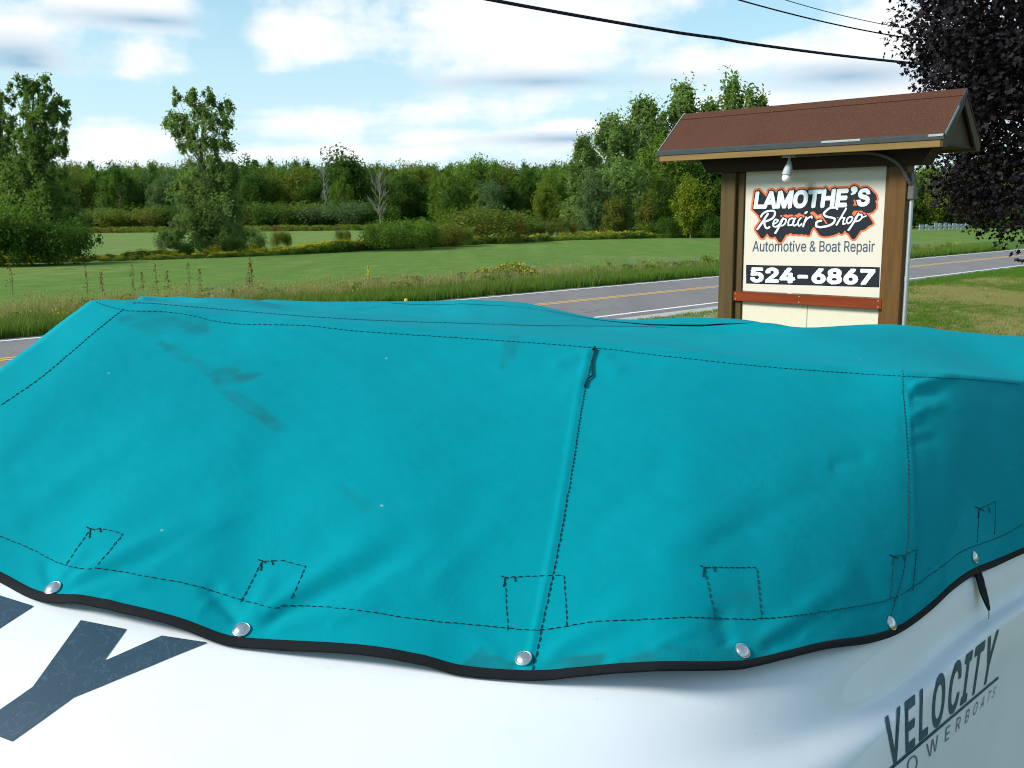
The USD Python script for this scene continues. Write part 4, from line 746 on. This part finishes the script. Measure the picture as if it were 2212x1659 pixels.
plant('broadleaf_tree', 'round_b', 'autumn', 1395, 513, 410, label='tree with yellow tinges in front of the right-hand poplars', wide=.9)
plant('broadleaf_tree', 'round_a', 'autumn', 1330, 513, 425, label='low olive tree with orange tinges under the right-hand poplars', wide=.9)
# notable trees of the far tree line
FARZ = 250.0
NOTE = [(752, 327, 'round_c', 'dark', 1.0, 225, 'broad dark oak-like tree, highest crown of the middle tree line'), (550, 336, 'round_b', 'dark', .75, 225, 'tall dark tree just right of the lone poplar'), (1034, 343, 'round_a', 'mid', .95, 215, 'rounded mid green tree behind the big roadside bushes'),
        (272, 371, 'round_a', 'bright', .9, 225, 'sunny yellow-green tree left of the lone poplar'), (1095, 357, 'round_a', 'autumn', .9, 240, 'tree turning orange in the tree line right of the rounded tree'), (1140, 362, 'round_b', 'dark', 1.0, 225, 'dark blue-green tree at the right end of the middle tree line'),
        (962, 372, 'round_b', 'olive', .8, 215, 'tree with brownish dying top in the middle tree line'), (905, 358, 'round_a', 'olive', 1.0, 240, 'olive tree right of the bleached dead tree'), (865, 372, 'round_b', 'dark', .9, 220, 'dark narrow tree directly right of the bleached dead tree'),
        (345, 372, 'round_a', 'dark', .9, 225, 'dark round tree left of the lone poplar trunk'), (650, 362, 'round_a', 'olive', .8, 220, 'olive soft-crowned tree left of the broad dark oak'), (606, 366, 'round_a', 'mid', .85, 225, 'mid green tree second to the right of the lone poplar'),
        (1060, 392, 'round_a', 'grey', .9, 195, 'grey-green low tree above the big roadside bushes'), (1190, 375, 'poplar_c', 'mid', 1.0, 215, 'mid green tree joining the tree line to the right-hand poplars'), (985, 392, 'round_b', 'dark', 1.0, 200, 'dark leafy tree behind the round bush by the goldenrod')]
for i_, (x, y1, sh_, lf, w_, Z_, lb) in enumerate(NOTE): plant('broadleaf_tree', sh_, lf, x, 0, y1, Z_, lb, wide=w_, seed=50 + i_)
rg = np.random.default_rng(77)
ZONES = [(245, 'right of the left poplars'), (410, 'just left of the lone poplar'), (520, 'behind the lone poplar'), (700, 'between lone poplar and dark oak'), (830, 'around the dark oak'), (1000, 'right of the dead tree'), (1400, 'behind the mid-field bushes')]
ORD = ['first', 'second', 'third', 'fourth', 'fifth', 'sixth', 'seventh']
def placed(specs, noun):
    """Labels that say which one: kind, stretch of the tree line, and the order from the left within that stretch."""
    zone = lambda x: next(nm for lim, nm in ZONES if x < lim); out = []
    for x, lf in specs:
        same = [x2 for x2, l2 in specs if l2 == lf and zone(x2) == zone(x)]; k_ = sorted(same).index(x)
        out.append(f'{noun[lf]} {zone(x)}' + ('' if len(same) == 1 else f', {ORD[k_]} from the left'))
    return out
KL = {'mid': 'mid green far tree', 'dark': 'dark green far tree', 'olive': 'olive green far tree', 'grey': 'grey-green far tree', 'bright': 'fresh light green far tree'}
SP_ = [(x + rg.uniform(-8, 8), str(rg.choice(['mid', 'dark', 'dark', 'olive', 'grey', 'bright']))) for x in np.arange(150, 1260, 27)]
for (x_, lf), lb in zip(SP_, placed(SP_, KL)):
    plant('broadleaf_tree', str(rg.choice(['round_a', 'round_b', 'round_c', 'poplar_c'])), lf, x_, 0, rg.uniform(358, 402), rg.uniform(205, 245), lb, group='trees of the far tree line', wide=rg.uniform(.75, 1.0), seed=int(x_))
SL = {'dark': 'dark rounded foot shrub', 'grey': 'grey-green foot shrub', 'olive': 'olive foot shrub'}
SP_ = [(x + rg.uniform(-6, 6), str(rg.choice(['dark', 'dark', 'grey', 'olive']))) for x in np.arange(150, 800, 26)]
for (x_, lf), lb in zip(SP_, placed(SP_, {k_: v_.replace('foot shrub', 'low far shrub') for k_, v_ in SL.items()})):
    plant('shrub', str(rg.choice(['bush_a', 'bush_b'])), lf, x_, 0, rg.uniform(430, 452) if x_ > 500 else rg.uniform(440, 460), rg.uniform(188, 198), lb, 'shrub', 'shrubs at the foot of the tree line', wide=1.25, seed=int(x_) + 3)
# the wood behind, one mass
def far_wood():
    r_ = np.random.default_rng(15); root = UsdGeom.PointInstancer.Define(stage, path_for('far_wood')); pr = []
    for k_, (sh_, lf) in enumerate([('round_a', 'dark'), ('round_b', 'dark'), ('round_c', 'mid'), ('poplar_c', 'dark'), ('round_a', 'olive')]):
        xf = UsdGeom.Xform.Define(stage, f'{root.GetPath()}/tree_{k_ + 1:03d}'); (lv, _) = MADE.setdefault(sh_, UNIT[sh_](np.random.default_rng(hash_(sh_)))); usdkit.mesh(stage, f'{xf.GetPath()}/crown', lv, LEAF[lf]); pr.append(xf.GetPath())
    root.CreatePrototypesRel().SetTargets(pr); P_, I_, S_, O_ = [], [], [], []
    for row, (Z0, n_, ya, yb_) in enumerate([(270, 100, 364, 392), (310, 115, 360, 384), (360, 130, 353, 370)]):
        for x in np.linspace(-250, 1560 if row else 1500, n_):
            Z_ = Z0 + r_.uniform(-15, 20); x_ = x + r_.uniform(-7, 7); p_ = CAM + Z_ * ray(x_, 464.0); y_ = r_.uniform(ya, yb_) - (x_ - 150) * .004; h_ = at(x_, y_, (np.array([p_[0], p_[1], 0]) - CAM) @ fw)[2] / 10
            P_.append((p_[0], p_[1], -.2)); I_.append(r_.integers(0, 5)); S_.append((h_ * r_.uniform(.7, 1.0),) * 2 + (h_,)); a_ = r_.uniform(0, math.pi); O_.append(Gf.Quath(math.cos(a_), 0, 0, math.sin(a_)))
    for k_ in range(150):                                              # beyond the road at the right and past the stand
        x_ = r_.uniform(1560, 2700); Z_ = r_.uniform(135, 230) if x_ > 1900 else r_.uniform(200, 300); p_ = CAM + Z_ * ray(x_, 452.0); h_ = r_.uniform(.75, 1.15); P_.append((p_[0], p_[1], -.2)); I_.append(r_.integers(0, 5)); S_.append((h_ * .9, h_ * .9, h_)); a_ = r_.uniform(0, math.pi); O_.append(Gf.Quath(math.cos(a_), 0, 0, math.sin(a_)))
    root.CreatePositionsAttr(Vt.Vec3fArray([Gf.Vec3f(*map(float, p_)) for p_ in P_])); root.CreateProtoIndicesAttr(Vt.IntArray([int(i_) for i_ in I_])); root.CreateScalesAttr(Vt.Vec3fArray([Gf.Vec3f(*map(float, s_)) for s_ in S_])); root.CreateOrientationsAttr(Vt.QuathArray(O_)); tag(root, 'dense dark wood closing the view behind the fields', 'wood', kind='stuff')
far_wood()
# dead bare trees
def dead(x, y0z, y1, label, seed, spread=.9):
    r_ = np.random.default_rng(seed); p_ = CAM + y0z * ray(x, 464.0); base_p = np.array([p_[0], p_[1], 0]); H = at(x, y1, (base_p - CAM) @ fw)[2]; t_ = thing('dead_tree', label, 'dead tree', base_p)
    tr = np.array([(r_.normal(0, .012 * H) * (k_ > 0), r_.normal(0, .012 * H), H * k_ / 9) for k_ in range(10)]); tr[0] = (0, 0, -.1); part('trunk', tube(curve(tr, 24), np.linspace(.15, .03, 24), 6), M['bark_dead'], t_); br = []
    for _ in range(38):
        f = r_.uniform(.22, .92); s_ = np.array([np.interp(f * H, tr[:, 2], tr[:, 0]), 0, f * H]); a_ = r_.uniform(0, 6.28); L_ = H * (.10 + .20 * math.sin(math.pi * f)) * r_.uniform(.5, 1.1) * spread * .8; e_ = s_ + np.array([math.cos(a_) * L_, math.sin(a_) * L_, L_ * r_.uniform(.9, 1.8)]); m_ = (s_ + e_) / 2 + (0, 0, -.08 * L_); br.append(tube(curve([s_, m_, e_], 5), np.linspace(.05, .018, 5), 4, False))
        for _k in range(2): e2 = m_ + (e_ - s_) * .45 + r_.normal(0, .16 * L_, 3); br.append(tube([m_, (m_ + e2) / 2 + r_.normal(0, .03 * L_, 3), e2], [.035, .03, .02], 4, False))
    part('branches', cat_mesh(br), M['bark_dead'], t_)
dead(821, 175, 366, 'bleached bare dead tree standing in front of the middle tree line', 3); dead(703, 195, 352, 'thin grey dead tree left of the broad dark oak', 5, .4)
# bushes between the fields and along the near field's far side
for i_, (x, y0, y1, sh_, lf, w_, lb) in enumerate([
 (850, 541, 468, 'bush_b', 'bright', .95, 'broad olive bush at the left end of the mid-field bush group'), (905, 538, 471, 'bush_a', 'bright', .9, 'brighter bush merged with the broad olive bush'), (955, 534, 476, 'bush_b', 'autumn', .8, 'brown-tinged bush behind the bright mid-field bush'), (988, 532, 486, 'bush_b', 'olive', .8, 'low dome-shaped olive bush right of the mid-field group'),
 (1060, 526, 444, 'bush_a', 'autumn', 1.15, 'tall bush with orange berries between the fields and the wood'), (1010, 516, 450, 'bush_a', 'olive', 1.1, 'tall olive bush left of the one with orange berries'), (1110, 514, 455, 'bush_a', 'mid', 1.1, 'green bush right of the one with orange berries'), (1145, 513, 484, 'bush_b', 'olive', .85, 'low olive bush at the near field edge'), (1180, 512, 478, 'bush_a', 'grey', .8, 'grey willow-like bush at the near field edge'),
 (1215, 512, 470, 'bush_a', 'autumn', .95, 'olive-brown bush left of the poplar stand'), (1262, 512, 482, 'bush_c', 'grey', 1.0, 'small silvery bush under the leftmost poplar'), (1330, 512, 482, 'bush_c', 'grey', 1.3, 'silvery rounded bush in front of the poplar stand'), (1450, 514, 468, 'bush_a', 'dark', .9, 'dark bush at the foot of the yellow-green tree'), (1530, 514, 462, 'bush_a', 'dark', .9, 'dark bush next to the left sign post'), (1400, 513, 478, 'bush_b', 'mid', .9, 'mid green bush in front of the poplars'),
 (607, 536, 495, 'bush_a', 'olive', .75, 'small olive bush right of the lone poplar'), (742, 527, 494, 'bush_a', 'autumn', .7, 'small reddish bush in the second field'), (405, 556, 520, 'bush_c', 'dark', .9, 'small dark bush at the left foot of the lone poplar'), (505, 552, 508, 'bush_a', 'dark', .8, 'dark bush at the right foot of the lone poplar'), (368, 545, 496, 'bush_c', 'grey', 1.1, 'thin sumac-like bush left of the lone poplar'), (555, 543, 490, 'bush_c', 'poplar', .8, 'spindly leafy bush right of the lone poplar')]):
    plant('bush', sh_, lf, x, y0, y1, label=lb, cat='bush', wide=w_, seed=90 + i_)
# low trees beyond the road at the right, under the maple
for i_, (x, y0, y1, sh_, lf, lb) in enumerate([(1975, 492, 395, 'round_b', 'dark', 'dark tree beyond the road right beside the conduit of the sign'), (2010, 491, 425, 'round_a', 'mid', 'lighter low tree beyond the road under the purple maple'), (2050, 490, 410, 'round_b', 'dark', 'dark tree beyond the road half hidden by the purple maple'), (2110, 489, 400, 'round_a', 'dark', 'dark tree beyond the road seen below the maple crown')]):
    plant('broadleaf_tree', sh_, lf, x, y0, y1, label=lb, seed=130 + i_)
fa, fb = on_ground(np.array([1985, 2085]), np.array([500, 497])); fd = fb - fa; FL = np.linalg.norm(fd); fn_ = thing('board_fence', 'low white board fence beyond the road under the maple', 'fence', (fa[0], fa[1], 0), math.atan2(fd[1], fd[0]))
rg = np.random.default_rng(4); xx = 0.0
while xx < FL:
    w_ = rg.uniform(.35, .9); part('fence_board', box(xx, xx + w_, -.03, .03, .15, rg.uniform(.6, 1.05), 0), M['fence'], fn_); xx += w_ + rg.uniform(.08, .5)
part('fence_rail', box(0, FL, .035, .08, .55, .68, 0), M['fence'], fn_)
# purple maple
MP = np.array([at(2400, 464, 19.6)[0], at(2400, 464, 19.6)[1], 0.0])
def maple():
    r_ = np.random.default_rng(12); H, R, cz = 10.7, 4.35, 6.15; n_ = 150; d = r_.normal(size=(n_, 3)); d /= np.linalg.norm(d, axis=1, keepdims=True); cl = d * np.array([R, R, 4.45]) * r_.uniform(.62, .95, n_)[:, None]; cl[:, 2] += cz; rad = r_.uniform(.55, 1.05, n_)
    c_, dd_ = crown_points(cl, rad, 520, r_, True); c_[:, 2] = np.maximum(c_[:, 2], 1.5); nn_ = len(c_)
    ang = np.radians([-90, -50, -28, -5, 14, 38, 60, 90, 120, 142, 166, 185, 208, 230]); rr_ = np.array([.15, .42, .30, .62, .40, .75, .45, 1.0, .45, .75, .40, .62, .30, .42]); shp = np.c_[np.cos(ang) * rr_, np.sin(ang) * rr_]
    nr = r_.normal(size=(nn_, 3)) * .8 + dd_ * .9 + (0, 0, .5); nr /= np.linalg.norm(nr, axis=1, keepdims=True); t_ = np.cross(nr, r_.normal(size=(nn_, 3)) + (0, 0, 0)); t_ /= np.linalg.norm(t_, axis=1, keepdims=True); b_ = np.cross(nr, t_); s_ = r_.uniform(.060, .100, nn_)
    v = c_[:, None] + s_[:, None, None] * (shp[None, :, :1] * t_[:, None] + shp[None, :, 1:] * b_[:, None]) - nr[:, None] * (s_[:, None, None] * .25 * np.abs(shp[None, :, :1])); ctr = c_ + nr * (s_ * .06)[:, None]; v = np.concatenate([ctr[:, None], v], 1).reshape(-1, 3); k_ = len(ang); i_ = (np.arange(nn_) * (k_ + 1))[:, None]; j_ = np.arange(k_)[None]
    f_ = np.stack([i_ + 0 * j_, i_ + 1 + j_, i_ + 1 + (j_ + 1) % k_], -1).reshape(-1, 3)
    inner = r_.normal(size=(24000, 3)); inner /= np.linalg.norm(inner, axis=1, keepdims=True); inner = inner * np.array([R, R, 4.4]) * (r_.uniform(.25, .80, 24000) ** .5)[:, None] + (0, 0, cz); lv2 = leaf_quads(inner, .13, r_, None, .8)
    tr, br = limbs(2.2, H, cl, .26, r_, n=40); return (np.vstack([v, lv2[0]]), np.vstack([f_, lv2[1] + len(v)])), (tr, br)
build_tree('maple_tree', maple(), 'purple', 'dark purple-leaved maple at the right edge beside the sign roof', 'tree', MP)
# ------------------------------------------------------------------ grasses and weeds
def tuft(rng, n, h, spread, wid, lean=.35, heads=0.0):
    a_ = rng.uniform(0, 6.28, n); r_ = spread * np.sqrt(rng.uniform(0, 1, n)); b0 = np.c_[r_ * np.cos(a_), r_ * np.sin(a_), np.zeros(n)]; hh = h * rng.uniform(.45, 1.1, n); la = rng.uniform(0, 6.28, n); ll = lean * hh * rng.uniform(.2, 1.2, n); ld = np.c_[np.cos(la), np.sin(la), np.zeros(n)]
    mid_ = b0 + ld * (ll * .35)[:, None] + np.c_[np.zeros((n, 2)), hh * .6]; tip = b0 + ld * ll[:, None] + np.c_[np.zeros((n, 2)), hh]; wa = rng.uniform(0, 6.28, n); wd = np.c_[np.cos(wa), np.sin(wa), np.zeros(n)] * wid
    v = np.stack([b0 - wd, b0 + wd, mid_ + wd * .7, mid_ - wd * .7, tip], 1).reshape(-1, 3); i_ = np.arange(n)[:, None] * 5; f = np.vstack([i_ + [0, 1, 2], i_ + [0, 2, 3], i_ + [3, 2, 4]])
    if heads:
        k = rng.random(n) < heads; q_ = leaf_quads(np.repeat(tip[k], 3, 0) - np.array([0, 0, 1]) * rng.uniform(0, .18 * h, (k.sum() * 3, 1)), h * .10, rng, None, .4); f = np.vstack([f, q_[1] + len(v)]); v = np.vstack([v, q_[0]])
    return v, f
def scatter(name, label, cat, protos, pts, idx, sc_, rng, z=0.0):
    root = UsdGeom.PointInstancer.Define(stage, path_for(name)); pr = []
    for k_, items in enumerate(protos):
        xf = UsdGeom.Xform.Define(stage, f'{root.GetPath()}/tuft_{k_ + 1:03d}')
        for nm, m_, lf in items: usdkit.mesh(stage, f'{xf.GetPath()}/{nm}', m_, LEAF[lf])
        pr.append(xf.GetPath())
    root.CreatePrototypesRel().SetTargets(pr); n_ = len(pts); a_ = rng.uniform(0, math.pi, n_)
    root.CreatePositionsAttr(Vt.Vec3fArray.FromNumpy(np.c_[pts, np.full(n_, z)].astype(np.float32))); root.CreateProtoIndicesAttr(Vt.IntArray.FromNumpy(np.asarray(idx, np.int32)))
    root.CreateScalesAttr(Vt.Vec3fArray.FromNumpy(np.repeat(np.asarray(sc_, np.float32)[:, None], 3, 1))); root.CreateOrientationsAttr(Vt.QuathArray([Gf.Quath(float(math.cos(x)), 0, 0, float(math.sin(x))) for x in a_])); tag(root, label, cat, kind='stuff')
rg = np.random.default_rng(31)
def na(n_, n0, n1, a0, a1):                                            # random points on a strip along the road
    n = rg.uniform(n0, n1, n_); a = rg.uniform(a0, a1, n_); return RN[None] * n[:, None] + RD[None] * a[:, None], n, a
green = [('blades', tuft(rg, 46, .30, .22, .008, .5), 'grass_green')]; green2 = [('blades', tuft(rg, 46, .42, .22, .009, .4), 'grass_mid')]
tan = [('blades', tuft(rg, 20, .85, .26, .0045, .22, .25), 'grass_tan'), ('base', tuft(rg, 30, .3, .22, .009, .5), 'grass_mid')]; tan2 = [('blades', tuft(rg, 22, .55, .24, .005, .3, .2), 'grass_tan'), ('base', tuft(rg, 22, .32, .22, .009, .5), 'grass_mid')]
weed = [('leaves', leaf_quads(np.c_[rg.normal(0, .14, (120, 2)), rg.uniform(.05, .55, 120)], .10, rg), 'goldenrod'), ('stems', tuft(rg, 12, .6, .15, .006, .2), 'grass_mid')]
flowr = [('leaves', tuft(rg, 14, .6, .16, .005, .25), 'grass_mid'), ('petals', leaf_quads(np.c_[rg.normal(0, .16, (14, 2)), rg.uniform(.4, .75, 14)], .05, rg, None, .9), 'blue')]
yelf = [('leaves', tuft(rg, 14, .6, .16, .005, .25), 'grass_mid'), ('petals', leaf_quads(np.c_[rg.normal(0, .14, (16, 2)), rg.uniform(.4, .72, 16)], .055, rg, None, .9), 'gold')]
# low green edge next to the road, then the tall mixed strip
pts, n, a = na(7000, -24.6, -22.5, 5, 66); scatter('roadside_grass', 'low green grass along the far edge of the road', 'grass', [green, green2], pts, (rg.random(7000) < .35).astype(int), rg.uniform(.6, 1.2, 7000), rg)
pts, n, a = na(9500, -28.2, -24.0, 5, 66)
u_ = rg.random(9500); left = np.clip((34 - a) / 22, 0, 1); pt = .05 + .40 * left
idx = np.where(u_ < pt, 2, np.where(u_ < pt + .14, 3, np.where(u_ < pt + .165, 4, np.where(u_ < pt + .173, 5, np.where(u_ < pt + .181, 6, np.where(u_ < .75, 1, 0))))))
scatter('tall_grass', 'tall mixed dry and green grass with wild flowers beside the near field', 'grass', [green, green2, tan, tan2, weed, flowr, yelf], pts, idx, rg.uniform(.36, .86, 9500), rg)
pts, n, a = na(2200, -15.0, -13.8, 23.5, 70); scatter('lawn_edge_grass', 'short grass along the near edge of the road', 'grass', [green], pts, np.zeros(2200, int), rg.uniform(.25, .5, 2200), rg)
pts, n, a = na(18000, -14.4, -3, 17.5, 48); scatter('lawn_grass', 'short patchy lawn grass beyond the sign', 'grass', [[('blades', tuft(rg, 40, .10, .22, .006, .6), 'grass_green')], [('blades', tuft(rg, 40, .09, .22, .006, .6), 'grass_tan')], [('blades', tuft(rg, 40, .10, .22, .006, .6), 'grass_mid')]], pts, np.where(meshkit.noise(np.c_[pts * .35, pts[:, :1] * 0], 8) + rg.normal(0, .12, 18000) > .5, 1, np.where(rg.random(18000) < .5, 0, 2)), rg.uniform(.5, .9, 18000), rg)
# goldenrod rows
rodA = [('leaves', leaf_quads(np.c_[rg.normal(0, .30, (260, 2)), rg.uniform(.02, .95, 260)], .17, rg), 'goldenrod'), ('flowers', leaf_quads(np.c_[rg.normal(0, .30, (60, 2)), rg.normal(1.0, .14, 60)], .14, rg), 'gold')]
rodB = [('leaves', leaf_quads(np.c_[rg.normal(0, .34, (300, 2)), rg.uniform(.02, 1.0, 300)], .17, rg), 'goldenrod'), ('flowers', leaf_quads(np.c_[rg.normal(0, .3, (26, 2)), rg.normal(1.0, .12, 26)], .13, rg), 'gold')]
rodC = [('leaves', leaf_quads(np.c_[rg.normal(0, .34, (300, 2)), rg.uniform(.02, .9, 300)], .18, rg), 'mid')]
row = np.array([(-150, 573), (0, 569), (200, 566), (400, 560), (600, 552), (700, 547), (800, 541), (900, 536), (1000, 530), (1100, 525), (1250, 519), (1400, 515), (1600, 512)], float)
k_ = 2000; xq = rg.uniform(-150, 1600, k_); yq = np.interp(xq, row[:, 0], row[:, 1]); gp = on_ground(xq, yq)[:, :2]; back = on_ground(xq, yq)[:, :2]; back = back / np.linalg.norm(back, axis=1, keepdims=True); depth_ = rg.uniform(0, 1, k_) ** 1.2 * np.interp(xq, [-150, 500, 1000, 1600], [3.5, 5, 6, 6]); pts = gp + back * depth_[:, None]
u_ = rg.random(k_); idx = np.where(u_ < np.interp(xq, [-150, 300, 560, 800, 1000, 1200], [.15, .40, .65, .40, .16, .05]), 0, np.where(u_ < .8, 1, 2))
scatter('goldenrod', 'band of yellow-topped goldenrod and weeds dividing the two fields', 'weeds', [rodA, rodB, rodC], pts, idx, rg.uniform(.20, .58, k_) * np.interp(xq, [100, 620], [.62, 1.0]) * (.55 + 1.0 * meshkit.noise(np.c_[pts * .25, pts[:, :1] * 0], 4)), rg)
k_ = 520; xq = rg.uniform(120, 820, k_); p_ = CAM + rg.uniform(172, 186, k_)[:, None] * ray(xq, np.full(k_, 470.0)); scatter('field_edge_weeds', 'strip of brownish weeds at the foot of the far shrubs', 'weeds', [[('leaves', leaf_quads(np.c_[rg.normal(0, .5, (80, 2)), rg.uniform(0, 1.1, 80)], .4, rg), 'olive')], [('leaves', leaf_quads(np.c_[rg.normal(0, .5, (80, 2)), rg.uniform(0, .8, 80)], .4, rg), 'seed_brown')]], p_[:, :2], (rg.random(k_) < .18).astype(int), rg.uniform(.3, 1.0, k_), rg)
# single weeds one can point at
def stalk(name, x, y0, y1, label, leaf, n, wide, seed, size=.06, grp=None, cat='weed', stem='seed_brown', thick=.009):
    r_ = np.random.default_rng(seed); g_ = on_ground(x, y0); Zc = (g_ - CAM) @ fw; H = at(x, y1, Zc)[2]; t_ = thing(name, label, cat, (g_[0], g_[1], 0), 0, group=grp); tr = curve([(0, 0, 0), (.02 * H, 0, .5 * H), (r_.normal(0, .04) * H, 0, H)], 10); part('stem', tube(tr, np.linspace(thick, thick * .4, 10), 5), LEAF[stem], t_)
    f = r_.uniform(.22, 1.0, n); c_ = np.c_[r_.normal(0, wide, (n, 2)) * (1.15 - f)[:, None] * H, f * H]; part('leaves', leaf_quads(c_, size, r_), LEAF[leaf], t_, kind='stuff'); return t_
stalk('dock_stalk', 545, 648, 556, 'tall rusty brown dock stalk standing above the grass left of centre', 'seed_brown', 130, .10, 1, .07)
stalk('goldenrod_stalk', 797, 622, 574, 'single bright yellow flowering stalk left of the bushy goldenrod', 'gold', 90, .10, 2, .06)
for k_, x in enumerate([28, 190, 222, 290, 310, 340, 365, 410, 435]):
    stalk('dock_stalk', x, 640 + (k_ * 7) % 12, 560 + (k_ * 13) % 28, ['first', 'second', 'third', 'fourth', 'fifth', 'sixth', 'seventh', 'eighth', 'last'][k_] + ' thin brown seed stalk from the left in the dry roadside grass', 'seed_brown', 60, .09, 20 + k_, .06, 'thin brown stalks in the grass at the left')
def goldbush(x, y0, y1, wpx, label, seed):
    r_ = np.random.default_rng(seed); g_ = on_ground(x, y0); Zc = (g_ - CAM) @ fw; H = at(x, y1, Zc)[2]; W = wpx * SC / FPX * Zc / 2; t_ = thing('goldenrod_clump', label, 'weeds', (g_[0], g_[1], 0)); n_ = 1500; a_ = r_.uniform(0, 6.28, n_); q_ = np.sqrt(r_.uniform(0, 1, n_)); top = H * (1 - .55 * q_ ** 2)
    part('leaves', leaf_quads(np.c_[W * q_ * np.cos(a_), W * q_ * np.sin(a_), top * r_.uniform(.05, 1, n_)], .10, r_), LEAF['goldenrod'], t_, kind='stuff'); m_ = 260; a_ = r_.uniform(0, 6.28, m_); q_ = np.sqrt(r_.uniform(0, 1, m_)); part('flowers', leaf_quads(np.c_[W * q_ * np.cos(a_), W * q_ * np.sin(a_), H * (1 - .5 * q_ ** 2) * r_.uniform(.9, 1.03, m_)], .075, r_), LEAF['gold'], t_, kind='stuff')
goldbush(1110, 606, 566, 110, 'bushy goldenrod clump with yellow tops beside the road', 5); goldbush(1055, 604, 578, 80, 'lower greenish goldenrod clump left of the bushy one', 6)
# marker post whose yellow cap shows above the cover
mp = at(877, 649, 18.5); t_ = thing('marker_post', 'small post with yellow cap just above the edge of the cover', 'marker post', (mp[0], mp[1], 0))
part('post', tube([(0, 0, 0), (0, 0, mp[2] - .06)], .022, 10), M['drip'], t_); part('cap', tube([(0, 0, mp[2] - .06), (0, 0, mp[2] + .03), (0, 0, mp[2] + .035)], [.03, .03, .012], 12), M['yellow_post'], t_)
